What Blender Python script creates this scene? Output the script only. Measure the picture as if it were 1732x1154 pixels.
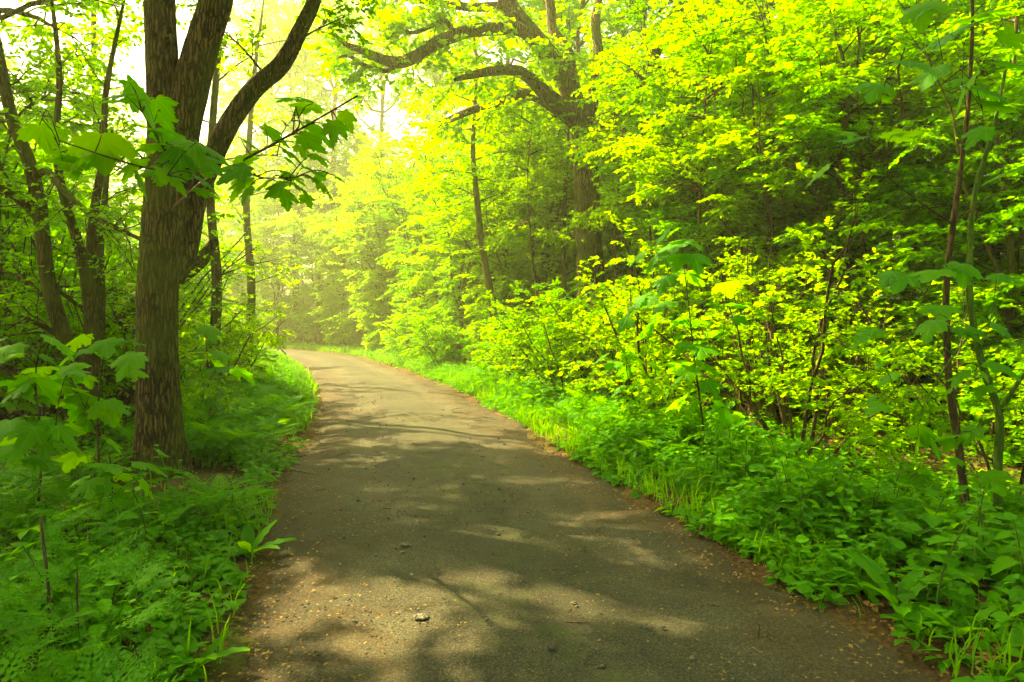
import bpy, math, random
import numpy as np
from mathutils import Vector, Matrix

# ------------------------------------------------------------------ camera, world, sun, exposure
sc = bpy.context.scene
COL = sc.collection
for o in list(bpy.data.objects):
    bpy.data.objects.remove(o)

F, HOR, CAMH = 1155.0, 545.0, 1.6          # focal length in photo pixels, horizon row, eye height
cam_d = bpy.data.cameras.new('camera')
cam_d.sensor_width = 36.0
cam_d.lens = 36.0 * F / 1732.0
cam_d.shift_y = (HOR - 577.0) / 1732.0
cam_d.clip_end = 2000.0
cam_d.clip_start = 0.05
cam = bpy.data.objects.new('camera', cam_d)
COL.objects.link(cam)
cam.location = (0, 0, CAMH)
cam.rotation_euler = (math.radians(90), 0, 0)
sc.camera = cam

SUN_AZ, SUN_EL = math.radians(-56), math.radians(46)     # azimuth from +Y, negative to the left
sun_vec = Vector((math.sin(SUN_AZ) * math.cos(SUN_EL), math.cos(SUN_AZ) * math.cos(SUN_EL), math.sin(SUN_EL)))
w = bpy.data.worlds.new('World')
sc.world = w
w.use_nodes = True
nt = w.node_tree
bg = nt.nodes['Background']
sky = nt.nodes.new('ShaderNodeTexSky')
sky.sky_type = 'NISHITA'
sky.sun_disc = False
sky.sun_elevation = SUN_EL
sky.sun_rotation = SUN_AZ
sky.air_density = 1.0
sky.dust_density = 6.0
sky.ozone_density = 1.0
nt.links.new(sky.outputs[0], bg.inputs[0])
bg.inputs[1].default_value = 0.115
sd = bpy.data.lights.new('sun', 'SUN')
sd.energy = 5.0
sd.angle = math.radians(0.55)
sd.color = (1.0, 0.88, 0.60)
so = bpy.data.objects.new('sun', sd)
COL.objects.link(so)
so.rotation_euler = (-sun_vec).to_track_quat('-Z', 'Y').to_euler()

vs = sc.view_settings
vs.view_transform = 'Standard'
vs.look = 'None'
vs.gamma = 1.0
vs.exposure = 2.4
vs.use_curve_mapping = False
try:
    vs.use_white_balance = True
    vs.white_balance_temperature = 9800
    vs.white_balance_tint = 0
except Exception:
    pass
sc.render.engine = 'CYCLES'
cy = sc.cycles
cy.use_denoising = True
cy.max_bounces = 5
cy.diffuse_bounces = 3
cy.glossy_bounces = 1
cy.transmission_bounces = 3
cy.volume_bounces = 0
cy.caustics_reflective = False
cy.caustics_refractive = False
cy.use_adaptive_sampling = True
cy.adaptive_threshold = 0.04
cy.debug_use_spatial_splits = True

RNG = np.random.default_rng(11)
UP = np.array([0.0, 0.0, 1.0])


def at(u, v, Y):
    """photo pixel and distance -> point in the place"""
    return np.array([(u - 866.0) / F * Y, Y, CAMH - (v - HOR) / F * Y])


# ------------------------------------------------------------------ mesh helpers
def nrm(a):
    return a / np.maximum(np.linalg.norm(a, axis=-1, keepdims=True), 1e-9)


def vnoise(x, y, seed=0, px=0):
    """smooth 2-d value noise in 0..1, periodic in x when px > 0"""
    x = np.asarray(x, float); y = np.asarray(y, float)
    xi = np.floor(x).astype(np.int64); yi = np.floor(y).astype(np.int64)
    fx = x - xi; fy = y - yi
    fx = fx * fx * (3 - 2 * fx); fy = fy * fy * (3 - 2 * fy)

    def h(a, b):
        if px:
            a = a % px
        n = (a * 374761393 + b * 668265263 + seed * 974711) & 0xffffffff
        n = ((n ^ (n >> 13)) * 1274126177) & 0xffffffff
        return ((n ^ (n >> 16)) & 0xffff) / 65535.0
    return (h(xi, yi) * (1 - fx) + h(xi + 1, yi) * fx) * (1 - fy) + (h(xi, yi + 1) * (1 - fx) + h(xi + 1, yi + 1) * fx) * fy


class MB:
    """collects triangles / quads and one 'var' value per vertex"""
    def __init__(s):
        s.v, s.q, s.t, s.a, s.n = [], [], [], [], 0

    def add(s, verts, quads=None, tris=None, var=None):
        verts = np.asarray(verts, np.float32).reshape(-1, 3)
        s.v.append(verts)
        s.a.append(np.full(len(verts), 0.5, np.float32) if var is None else np.asarray(var, np.float32).ravel())
        if quads is not None and len(quads):
            s.q.append(np.asarray(quads, np.int32) + s.n)
        if tris is not None and len(tris):
            s.t.append(np.asarray(tris, np.int32) + s.n)
        s.n += len(verts)

    def mesh(s, name, mat=None, smooth=True):
        me = bpy.data.meshes.new(name)
        v = np.concatenate(s.v)
        q = np.concatenate(s.q) if s.q else np.zeros((0, 4), np.int32)
        t = np.concatenate(s.t) if s.t else np.zeros((0, 3), np.int32)
        me.vertices.add(len(v))
        me.vertices.foreach_set('co', v.ravel())
        nl = q.size + t.size
        me.loops.add(nl)
        me.loops.foreach_set('vertex_index', np.concatenate([q.ravel(), t.ravel()]))
        me.polygons.add(len(q) + len(t))
        st = np.concatenate([np.arange(len(q)) * 4, q.size + np.arange(len(t)) * 3]).astype(np.int32)
        me.polygons.foreach_set('loop_start', st)
        me.polygons.foreach_set('use_smooth', np.full(len(st), smooth, bool))
        at_ = me.attributes.new('var', 'FLOAT', 'POINT')
        at_.data.foreach_set('value', np.concatenate(s.a))
        me.update(calc_edges=True)
        me.validate()
        if mat:
            me.materials.append(mat)
        return me

    def build(s, name, mat, parent=None, smooth=True):
        return link(name, s.mesh(name, mat, smooth), parent)


def link(name, data, parent=None):
    o = bpy.data.objects.new(name, data)
    COL.objects.link(o)
    if parent is not None:
        o.parent = parent
    return o


def tag(o, label=None, cat=None, group=None, kind=None):
    if label: o['label'] = label
    if cat: o['category'] = cat
    if group: o['group'] = group
    if kind: o['kind'] = kind
    return o


def empty(name, loc=(0, 0, 0), rz=0.0):
    o = link(name, None)
    o.location = loc
    o.rotation_euler = (0, 0, rz)
    o.empty_display_size = 0.2
    return o


def copy_tree(o, parent=None):
    c = o.copy()
    COL.objects.link(c)
    c.parent = parent
    for ch in list(o.children):
        copy_tree(ch, c)
    return c


def tubes(mb, P, R, sides=5, var=None):
    """P (B,n,3) polylines, R (B,n) radii"""
    P = np.asarray(P, float); R = np.asarray(R, float)
    B, n, _ = P.shape
    T = np.empty_like(P)
    T[:, 1:-1] = P[:, 2:] - P[:, :-2]
    T[:, 0] = P[:, 1] - P[:, 0]
    T[:, -1] = P[:, -1] - P[:, -2]
    T = nrm(T)
    mean = nrm(P[:, -1] - P[:, 0])
    ref = np.where(np.abs(mean[:, 2:3]) > 0.75, np.array([[1.0, 0.13, 0]]), np.array([[0.07, 0.05, 1.0]]))[:, None, :]
    A = nrm(np.cross(np.broadcast_to(ref, T.shape), T))
    Bv = np.cross(T, A)
    th = np.linspace(0, 2 * math.pi, sides, endpoint=False)
    c, s_ = np.cos(th), np.sin(th)
    V = P[:, :, None, :] + R[:, :, None, None] * (A[:, :, None, :] * c[None, None, :, None] + Bv[:, :, None, :] * s_[None, None, :, None])
    idx = np.arange(B * n * sides).reshape(B, n, sides)
    a = idx[:, :-1, :]; b = np.roll(idx, -1, axis=2)[:, :-1, :]
    d = idx[:, 1:, :]; e = np.roll(idx, -1, axis=2)[:, 1:, :]
    Q = np.stack([a, b, e, d], -1).reshape(-1, 4)
    vv = None
    if var is not None:
        vv = np.repeat(var, n * sides)
    mb.add(V.reshape(-1, 3), Q, None, vv)


def catmull(pts, n):
    pts = np.asarray(pts, float)
    if len(pts) == 2:
        t = np.linspace(0, 1, n)[:, None]
        return pts[0] * (1 - t) + pts[1] * t
    ext = np.vstack([2 * pts[0] - pts[1], pts, 2 * pts[-1] - pts[-2]])
    seg = np.linalg.norm(np.diff(pts, axis=0), axis=1)
    cum = np.concatenate([[0], np.cumsum(seg)]) / seg.sum()
    out = []
    for t in np.linspace(0, 1, n):
        i = min(int(np.searchsorted(cum, t, side='right')) - 1, len(pts) - 2)
        u = (t - cum[i]) / max(cum[i + 1] - cum[i], 1e-9)
        p0, p1, p2, p3 = ext[i], ext[i + 1], ext[i + 2], ext[i + 3]
        out.append(0.5 * ((2 * p1) + (-p0 + p2) * u + (2 * p0 - 5 * p1 + 4 * p2 - p3) * u * u + (-p0 + 3 * p1 - 3 * p2 + p3) * u ** 3))
    return np.array(out)


def bark_tube(mb, pts, radii, rings, sides, rng, ridge=0.05, flare=0.0, kx=9, kz=2.2, wobble=0.04):
    """a thick stem with furrowed bark as geometry"""
    P = catmull(pts, rings)
    seg = np.linalg.norm(np.diff(np.asarray(pts, float), axis=0), axis=1)
    cum = np.concatenate([[0], np.cumsum(seg)]) / seg.sum()
    R = np.interp(np.linspace(0, 1, rings), cum, radii)
    L = seg.sum()
    T = nrm(np.gradient(P, axis=0))
    A = np.zeros_like(P)
    a = nrm(np.cross(T[0], np.array([0.3, 1.0, 0.1])))
    for i in range(rings):
        a = nrm(a - T[i] * np.dot(a, T[i]))
        A[i] = a
    Bv = np.cross(T, A)
    th = np.linspace(0, 1, sides, endpoint=False)
    s = np.linspace(0, L, rings)
    TH, S = np.meshgrid(th, s)
    sd_ = int(rng.integers(1, 9999))
    warp = (vnoise(TH * 6, S * 1.3, sd_ + 5, 6) - .5) * 0.12
    n1 = vnoise((TH + warp) * kx * 2, S * kz, sd_, kx * 2)
    n2 = vnoise((TH + warp) * kx * 4, S * kz * 3, sd_ + 1, kx * 4)
    rid = np.abs(n1 * 2 - 1) * 0.7 + n2 * 0.3
    big = vnoise(TH * 3, S * 0.7, sd_ + 2, 3) - 0.5
    RR = R[:, None] * (1 + ridge * (rid - 0.4) + wobble * 2 * big)
    if flare:
        root = 0.5 + 0.5 * np.cos(TH * 2 * math.pi * 5 + 1.3 + 2 * np.sin(TH * 2 * math.pi))
        RR = RR * (1 + flare * np.exp(-S / 0.28) * (0.35 + 0.9 * root))
    V = P[:, None] + RR[..., None] * (A[:, None] * np.cos(TH * 2 * math.pi)[..., None] + Bv[:, None] * np.sin(TH * 2 * math.pi)[..., None])
    idx = np.arange(rings * sides).reshape(rings, sides)
    Q = np.stack([idx[:-1], np.roll(idx, -1, 1)[:-1], np.roll(idx, -1, 1)[1:], idx[1:]], -1).reshape(-1, 4)
    mb.add(V.reshape(-1, 3), Q, None, (rid * 0.9).ravel())
    return P, R


def offshoots(rng, P, K, t0, t1, ang, L, npts=5, flat=0.0, bend=(0, 0, 0), wander=0.06, taper_len=0.5, jitter=0.5):
    """K side branches on each polyline of P (B,n,3); returns (B*K,npts,3) and t of each"""
    B, n, _ = P.shape
    t = (np.arange(K)[None, :] + 0.5 + rng.uniform(-jitter, jitter, (B, K))) / K
    t = t0 + (t1 - t0) * np.clip(t, 0, 1)
    f = t * (n - 1)
    i = np.clip(np.floor(f).astype(int), 0, n - 2)
    u = (f - i)[..., None]
    bi = np.arange(B)[:, None]
    base = P[bi, i] * (1 - u) + P[bi, i + 1] * u
    T = nrm(P[bi, i + 1] - P[bi, i])
    S = np.cross(T, UP)
    bad = np.linalg.norm(S, axis=-1) < 0.25
    rnd = rng.normal(size=S.shape)
    S = np.where(bad[..., None], np.cross(T, rnd), S)
    S = nrm(S)
    U = np.cross(S, T)
    side = np.where((np.arange(K) % 2) == 0, 1.0, -1.0)[None, :] * np.where(rng.random((B, 1)) < .5, 1, -1)
    phi = rng.uniform(-math.pi, math.pi, (B, K)) * flat + rng.normal(0, .15, (B, K))
    a = rng.uniform(ang[0], ang[1], (B, K))
    D = T * np.cos(a)[..., None] + (S * (np.cos(phi) * side)[..., None] + U * np.sin(phi)[..., None]) * np.sin(a)[..., None]
    D = nrm(D)
    ln = rng.uniform(L[0], L[1], (B, K)) * (1 - taper_len * (t - t0) / max(t1 - t0, 1e-6))
    tt = np.linspace(0, 1, npts)
    bend = np.asarray(bend, float)
    base = base.reshape(-1, 3); D = D.reshape(-1, 3); ln = ln.ravel()
    Q = base[:, None] + ln[:, None, None] * (tt[None, :, None] * D[:, None] + (tt ** 2)[None, :, None] * bend)
    wn = np.cumsum(rng.normal(0, wander, (len(base), npts, 3)), axis=1)
    wn -= wn[:, :1]
    Q = Q + wn * ln[:, None, None] * 0.5
    return Q, t.ravel()


# leaf outlines: vertices in (across, along, up), unit length
def ovate(w_=0.3, fold=0.07, tip=-0.06):
    V = np.array([[0, 0, 0], [-w_, .42, fold], [0, .45, 0], [w_, .42, fold], [0, 1, tip]])
    Tn = np.array([[0, 2, 1], [0, 3, 2], [1, 2, 4], [2, 3, 4]])
    return V, Tn


def diamond(w_=0.3, fold=0.06):
    V = np.array([[0, 0, 0], [-w_, .45, fold], [w_, .45, fold], [0, 1, -.05]])
    return V, np.array([[0, 2, 1], [1, 2, 3]])


def serrate(nt_=7, w_=0.34, fold=0.08, droop=0.12, tooth=0.05, heart=0.0):
    """toothed leaf with a folded mid rib"""
    V, Tn = [], []
    rib = []
    ys = np.linspace(0, 1, nt_ + 1)
    for y in ys:
        rib.append(len(V)); V.append([0, y, -droop * y * y])
    for sgn in (-1, 1):
        edge = []
        for k in range(nt_):
            y0, y1 = ys[k], ys[k + 1]
            for j, yy in enumerate((y0 + 0.02, y1 - 0.012)):
                ww = w_ * (math.sin(math.pi * min(1, max(yy, 0.0)) ** 0.62) ** 0.85 if 0 < yy < 1 else 0)
                ww *= 1 if j == 0 else 1
                x = ww - (tooth * .6 if j == 0 else -tooth * .5)
                x = max(x, 0.01)
                yb = yy + (0.035 if j == 1 else 0) - (heart * (1 - yy) ** 4 if k == 0 else 0)
                edge.append(len(V)); V.append([sgn * x, yb, fold * x / w_ - droop * yy * yy + 0.012 * (1 if j else -1)])
        for k in range(nt_):
            a, b = rib[k], rib[k + 1]
            e0, e1 = edge[2 * k], edge[2 * k + 1]
            tri = [[a, e0, e1], [a, e1, b]]
            if k < nt_ - 1:
                tri.append([b, e1, edge[2 * k + 2]])
            for q in tri:
                Tn.append(q if sgn > 0 else q[::-1])
    return np.array(V, float), np.array(Tn)


def maple(rng, droop=0.25, cup=0.05):
    """five-lobed sycamore leaf, stalk end at the origin, unit length"""
    half = [(0.0, 0.0), (.10, -.07), (.24, -.10), (.33, -.04), (.30, .05), (.46, .10), (.52, .20), (.45, .26), (.53, .36), (.60, .50), (.50, .50), (.44, .58), (.34, .52), (.23, .50),
            (.25, .62), (.20, .70), (.22, .80), (.12, .84), (.10, .93), (.0, 1.0)]
    pts = [(x, y) for x, y in half]
    pts += [(-x, y) for x, y in half[-2:0:-1]]
    pts = np.array(pts)
    pts = pts + rng.normal(0, .012, pts.shape)
    pts[:, 0] *= 1.0
    c = np.array([[0, .22]])
    inner = np.array([(0, .22), (.2, .18), (-.2, .18), (.22, .36), (-.22, .36), (0, .5), (0, .75), (.36, .4), (-.36, .4)])
    # fan from the stalk with one inner ring
    ring = pts * 0.55 + c * 0.45
    V2 = np.vstack([c, ring, pts])
    n = len(pts)
    Tn = []
    for i in range(n):
        j = (i + 1) % n
        Tn += [[0, 1 + i, 1 + j], [1 + i, 1 + n + i, 1 + n + j], [1 + i, 1 + n + j, 1 + j]]
    Tn = np.array(Tn)[:, ::-1]
    r = np.hypot(V2[:, 0], V2[:, 1] - .1)
    ang = np.arctan2(V2[:, 0], V2[:, 1] - .05)
    pleat = 0.035 * np.cos(ang * 7) * r
    z = -droop * r ** 2 + cup * np.abs(V2[:, 0]) + pleat
    return np.column_stack([V2, z]), Tn


def put_leaves(mb, proto, pos, d, n, size, var):
    V, Tn = proto
    N = len(pos)
    if not N:
        return
    d = nrm(d)
    n = nrm(n - d * np.sum(n * d, -1, keepdims=True))
    x = np.cross(d, n)
    W = pos[:, None] + size[:, None, None] * (V[None, :, 0, None] * x[:, None] + V[None, :, 1, None] * d[:, None] + V[None, :, 2, None] * n[:, None])
    tri = (Tn[None] + (np.arange(N) * len(V))[:, None, None]).reshape(-1, 3)
    mb.add(W.reshape(-1, 3), None, tri, np.repeat(var, len(V)))


def twig_leaves(rng, mb, P, J, size, proto, ang=(0.6, 1.1), tilt=0.35, droop=0.25, keep=0.9, t0=0.1, cluster_var=None):
    """J leaves along each twig of P, alternate sides, lying flat like a spray"""
    base, t = offshoots(rng, P, J, t0, 1.0, ang, (1, 1), npts=2, flat=0.12, wander=0, taper_len=0)
    pos = base[:, 0]
    d = base[:, 1] - base[:, 0]
    d[:, 2] -= droop * rng.random(len(d))
    n = UP + rng.normal(0, tilt, d.shape)
    s = rng.uniform(size[0], size[1], len(pos))
    B = len(P)
    tv = np.repeat(rng.random(B), J) if cluster_var is None else np.repeat(cluster_var, J)
    var = np.clip(0.5 * tv + 0.5 * rng.random(len(pos)), 0, 1)
    k = rng.random(len(pos)) < keep
    put_leaves(mb, proto, pos[k], d[k], n[k], s[k], var[k])
    return k.sum()


# ------------------------------------------------------------------ materials
def new_mat(name):
    m = bpy.data.materials.new(name)
    m.use_nodes = True
    t = m.node_tree
    for n in list(t.nodes):
        t.nodes.remove(n)
    out = t.nodes.new('ShaderNodeOutputMaterial')
    return m, t, out


def ramp(t, fac, stops):
    r = t.nodes.new('ShaderNodeValToRGB')
    el = r.color_ramp.elements
    while len(el) < len(stops):
        el.new(0.5)
    for e, (p, c) in zip(el, stops):
        e.position = p
        e.color = (*c, 1)
    t.links.new(fac, r.inputs[0])
    return r.outputs[0]


def math_node(t, op, a, b=None, c=None):
    n = t.nodes.new('ShaderNodeMath')
    n.operation = op
    for i, v in enumerate((a, b, c)):
        if v is None: continue
        if isinstance(v, (int, float)):
            n.inputs[i].default_value = v
        else:
            t.links.new(v, n.inputs[i])
    return n.outputs[0]


def leaf_mat(name, refl, trans, fac=0.5, rough=0.6, spec=0.12, obj_share=0.35, veins=False):
    """refl / trans: dark and light colour of the leaf seen by reflected and by transmitted light"""
    m, t, out = new_mat(name)
    a = t.nodes.new('ShaderNodeAttribute'); a.attribute_name = 'var'
    oi = t.nodes.new('ShaderNodeObjectInfo')
    v = math_node(t, 'ADD', math_node(t, 'MULTIPLY', a.outputs['Fac'], 1 - obj_share), math_node(t, 'MULTIPLY', oi.outputs['Random'], obj_share))
    c1 = ramp(t, v, [(0.1, refl[0]), (0.9, refl[1])])
    c2 = ramp(t, v, [(0.1, trans[0]), (0.9, trans[1])])
    if veins:
        tc = t.nodes.new('ShaderNodeTexCoord'); sp = t.nodes.new('ShaderNodeSeparateXYZ')
        t.links.new(tc.outputs['Object'], sp.inputs[0])
        y_ = math_node(t, 'SUBTRACT', sp.outputs[1], .01)
        an = math_node(t, 'ARCTAN2', sp.outputs[0], y_)
        q = math_node(t, 'DIVIDE', an, .72)
        fr = math_node(t, 'MULTIPLY', math_node(t, 'ABSOLUTE', math_node(t, 'SUBTRACT', q, math_node(t, 'ROUND', q))), .72)
        r_ = math_node(t, 'SQRT', math_node(t, 'ADD', math_node(t, 'MULTIPLY', sp.outputs[0], sp.outputs[0]), math_node(t, 'MULTIPLY', y_, y_)))
        ln_ = math_node(t, 'LESS_THAN', math_node(t, 'MULTIPLY', fr, r_), .011)
        outc = []
        for c_, vc in ((c1, (.16, .40, .05, 1)), (c2, (.34, .62, .03, 1))):
            mx_ = t.nodes.new('ShaderNodeMix'); mx_.data_type = 'RGBA'
            t.links.new(math_node(t, 'MULTIPLY', ln_, .7), mx_.inputs[0]); t.links.new(c_, mx_.inputs[6]); mx_.inputs[7].default_value = vc
            outc.append(mx_.outputs[2])
        c1, c2 = outc
    p = t.nodes.new('ShaderNodeBsdfPrincipled')
    p.inputs['Roughness'].default_value = rough
    p.inputs['Specular IOR Level'].default_value = spec
    t.links.new(c1, p.inputs['Base Color'])
    tr = t.nodes.new('ShaderNodeBsdfTranslucent')
    t.links.new(c2, tr.inputs[0])
    mx = t.nodes.new('ShaderNodeMixShader')
    mx.inputs[0].default_value = fac
    t.links.new(p.outputs[0], mx.inputs[1]); t.links.new(tr.outputs[0], mx.inputs[2])
    t.links.new(mx.outputs[0], out.inputs[0])
    return m


def bark_mat(name, dark, light, moss=None, scale=1.0, bump=1.0, fiss=0.22):
    m, t, out = new_mat(name)
    tc = t.nodes.new('ShaderNodeTexCoord')
    mp = t.nodes.new('ShaderNodeMapping')
    mp.inputs['Scale'].default_value = (34 * scale, 34 * scale, 9 * scale)
    t.links.new(tc.outputs['Object'], mp.inputs[0])
    n1 = t.nodes.new('ShaderNodeTexNoise'); n1.inputs['Scale'].default_value = 1.0; n1.inputs['Detail'].default_value = 6; n1.inputs['Roughness'].default_value = 0.65; n1.inputs['Distortion'].default_value = 0.4
    t.links.new(mp.outputs[0], n1.inputs['Vector'])
    n2 = t.nodes.new('ShaderNodeTexNoise'); n2.inputs['Scale'].default_value = 1.7; n2.inputs['Detail'].default_value = 4
    t.links.new(tc.outputs['Object'], n2.inputs['Vector'])
    a = t.nodes.new('ShaderNodeAttribute'); a.attribute_name = 'var'
    n3 = t.nodes.new('ShaderNodeTexNoise'); n3.inputs['Scale'].default_value = 9.0; n3.inputs['Detail'].default_value = 3
    t.links.new(tc.outputs['Object'], n3.inputs['Vector'])
    vm = t.nodes.new('ShaderNodeVectorMath'); vm.operation = 'MULTIPLY_ADD'
    t.links.new(n3.outputs['Color'], vm.inputs[0]); vm.inputs[1].default_value = (.05, .05, .25); t.links.new(tc.outputs['Object'], vm.inputs[2])
    mp2 = t.nodes.new('ShaderNodeMapping'); mp2.inputs['Scale'].default_value = (30 * scale, 30 * scale, 3.4 * scale)
    t.links.new(vm.outputs[0], mp2.inputs[0])
    vo = t.nodes.new('ShaderNodeTexVoronoi'); vo.feature = 'DISTANCE_TO_EDGE'; vo.inputs['Scale'].default_value = 1.0
    t.links.new(mp2.outputs[0], vo.inputs['Vector'])
    plate = ramp(t, vo.outputs['Distance'], [(.02, (0, 0, 0)), (.22, (1, 1, 1))])
    f = math_node(t, 'ADD', math_node(t, 'MULTIPLY', n1.outputs[0], 0.55), math_node(t, 'MULTIPLY', a.outputs['Fac'], 0.15))
    f = math_node(t, 'ADD', f, math_node(t, 'MULTIPLY', plate, fiss))
    c = ramp(t, f, [(0.38, dark), (0.68, light)])
    if moss:
        mk = ramp(t, n2.outputs[0], [(0.42, (0, 0, 0)), (0.62, (1, 1, 1))])
        mx = t.nodes.new('ShaderNodeMix'); mx.data_type = 'RGBA'
        t.links.new(math_node(t, 'MULTIPLY', mk, 0.75), mx.inputs[0])
        t.links.new(c, mx.inputs[6]); mx.inputs[7].default_value = (*moss, 1)
        c = mx.outputs[2]
    p = t.nodes.new('ShaderNodeBsdfPrincipled')
    p.inputs['Roughness'].default_value = 0.9
    p.inputs['Specular IOR Level'].default_value = 0.15
    t.links.new(c, p.inputs['Base Color'])
    b = t.nodes.new('ShaderNodeBump'); b.inputs['Strength'].default_value = bump; b.inputs['Distance'].default_value = 0.02
    t.links.new(math_node(t, 'ADD', math_node(t, 'MULTIPLY', n1.outputs[0], .5), math_node(t, 'MULTIPLY', plate, fiss * 3)), b.inputs['Height'])
    t.links.new(b.outputs[0], p.inputs['Normal'])
    t.links.new(p.outputs[0], out.inputs[0])
    return m


M_YOUNG = leaf_mat('young_leaf', ((.06, .22, .004), (.16, .36, .007)), ((.22, .62, .003), (.60, .86, .008)), .57)
M_CANOPY = leaf_mat('canopy_leaf', ((.05, .21, .004), (.12, .34, .006)), ((.16, .58, .003), (.44, .80, .006)), .56)
M_DEEP = leaf_mat('deep_leaf', ((.05, .22, .005), (.12, .34, .007)), ((.15, .60, .003), (.40, .80, .006)), .55)
M_MAPLE = leaf_mat('maple_leaf', ((.035, .22, .010), (.09, .32, .010)), ((.10, .50, .008), (.30, .66, .010)), .5, rough=.55, spec=.12, obj_share=.8, veins=True)
M_HERB = leaf_mat('herb_leaf', ((.035, .20, .012), (.10, .36, .015)), ((.09, .42, .01), (.28, .62, .012)), .45)
M_GRASS = leaf_mat('grass_blade', ((.05, .22, .01), (.13, .36, .015)), ((.12, .44, .01), (.34, .60, .015)), .45)
M_FLOWER = leaf_mat('cream_flower', ((.5, .52, .25), (.7, .7, .4)), ((.5, .55, .2), (.7, .7, .3)), .4)
M_LITTER = leaf_mat('dry_leaf', ((.10, .045, .012), (.42, .27, .07)), ((.10, .05, .02), (.3, .16, .05)), .2)
M_BARK = bark_mat('furrowed_bark', (.024, .016, .005), (.22, .15, .05), moss=(.085, .105, .012), fiss=.24)
M_BARK2 = bark_mat('smooth_bark', (.045, .029, .009), (.20, .135, .050), moss=(.10, .12, .015), bump=.3)
M_OAK = bark_mat('oak_bark', (.030, .022, .008), (.25, .18, .075), moss=(.08, .105, .012), scale=.75, fiss=.32)
M_TWIG = bark_mat('brown_twig', (.05, .03, .014), (.17, .105, .05), bump=.1)
M_DEAD = bark_mat('dead_wood', (.07, .045, .022), (.24, .165, .085), bump=.3)
M_STEM = bark_mat('green_stem', (.05, .11, .015), (.14, .20, .03), bump=.05)

# ------------------------------------------------------------------ the path line and the ground
ctrl = np.array([(3.6, -12), (1.95, -4), (1.0, 0), (.33, 3.03), (-.74, 7.25), (-1.80, 11.9), (-3.42, 17.6), (-6.0, 24.6), (-9.7, 33.0), (-15.5, 40.5), (-25, 46), (-42, 49), (-80, 50)])
LINE = catmull(np.column_stack([ctrl, np.zeros(len(ctrl))]), 420)[:, :2]
LT = nrm(np.gradient(LINE, axis=0))
LN = np.column_stack([LT[:, 1], -LT[:, 0]])       # to the right of travel


DLINE = catmull(np.column_stack([ctrl, np.zeros(len(ctrl))]), 6000)[:, :2]
DT = nrm(np.gradient(DLINE, axis=0))
DN = np.column_stack([DT[:, 1], -DT[:, 0]])


def path_dist(x, y):
    """signed distance from the path's middle, positive to the right, and the index along the line"""
    x = np.atleast_1d(np.asarray(x, float)); y = np.atleast_1d(np.asarray(y, float))
    out = np.empty(len(x)); ix = np.empty(len(x), int)
    for k in range(0, len(x), 4000):
        dx = x[k:k + 4000, None] - LINE[None, :, 0]
        dy = y[k:k + 4000, None] - LINE[None, :, 1]
        d2 = dx * dx + dy * dy
        i = d2.argmin(1)
        r = np.arange(len(i))
        sgn = np.sign(dx[r, i] * LN[i, 0] + dy[r, i] * LN[i, 1])
        out[k:k + 4000] = np.sqrt(d2[r, i]) * sgn
        ix[k:k + 4000] = i
    return out, ix


def ground_z(x, y):
    d, _ = path_dist(x, y)
    x = np.atleast_1d(np.asarray(x, float)); y = np.atleast_1d(np.asarray(y, float))
    off = np.abs(d) - 1.55
    bank = 0.07 * (1 - np.exp(-np.maximum(off, 0) / .5))
    ditch = np.where(d > 0, -0.22 * np.exp(-((off - 2.6) / 1.1) ** 2), -0.05 * np.exp(-((off - 2.2) / 1.0) ** 2))
    und = (vnoise(x * .35 + 40, y * .35 + 40, 3) - .5) * .28 + (vnoise(x * 1.3 + 9, y * 1.3 + 9, 4) - .5) * .09
    k = np.clip(off / 1.5, 0, 1)
    z = bank + (ditch + und) * k
    z = np.where(off < 0, -0.03 - 0.02 * np.clip(-off, 0, 1), z)
    return z


def gz(x, y):
    return float(ground_z([x], [y])[0])


def soil_mat():
    m, t, out = new_mat('forest_soil')
    tc = t.nodes.new('ShaderNodeTexCoord')
    n1 = t.nodes.new('ShaderNodeTexNoise'); n1.inputs['Scale'].default_value = 1.1; n1.inputs['Detail'].default_value = 8
    n2 = t.nodes.new('ShaderNodeTexNoise'); n2.inputs['Scale'].default_value = 22; n2.inputs['Detail'].default_value = 6; n2.inputs['Roughness'].default_value = .7
    vo = t.nodes.new('ShaderNodeTexVoronoi'); vo.inputs['Scale'].default_value = 26
    for n in (n1, n2, vo):
        t.links.new(tc.outputs['Object'], n.inputs['Vector'])
    f = math_node(t, 'ADD', math_node(t, 'MULTIPLY', n1.outputs[0], .45), math_node(t, 'MULTIPLY', n2.outputs[0], .55))
    c = ramp(t, f, [(.3, (.035, .022, .010)), (.5, (.10, .060, .026)), (.72, (.19, .12, .05))])
    mk = ramp(t, n1.outputs[0], [(.5, (0, 0, 0)), (.66, (1, 1, 1))])
    mx = t.nodes.new('ShaderNodeMix'); mx.data_type = 'RGBA'
    t.links.new(math_node(t, 'MULTIPLY', mk, .6), mx.inputs[0]); t.links.new(c, mx.inputs[6]); mx.inputs[7].default_value = (.05, .11, .014, 1)
    p = t.nodes.new('ShaderNodeBsdfPrincipled'); p.inputs['Roughness'].default_value = .95; p.inputs['Specular IOR Level'].default_value = .1
    t.links.new(mx.outputs[2], p.inputs['Base Color'])
    b = t.nodes.new('ShaderNodeBump'); b.inputs['Strength'].default_value = .9; b.inputs['Distance'].default_value = .03
    t.links.new(math_node(t, 'ADD', n2.outputs[0], vo.outputs['Distance']), b.inputs['Height']); t.links.new(b.outputs[0], p.inputs['Normal'])
    t.links.new(p.outputs[0], out.inputs[0])
    return m


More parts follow.
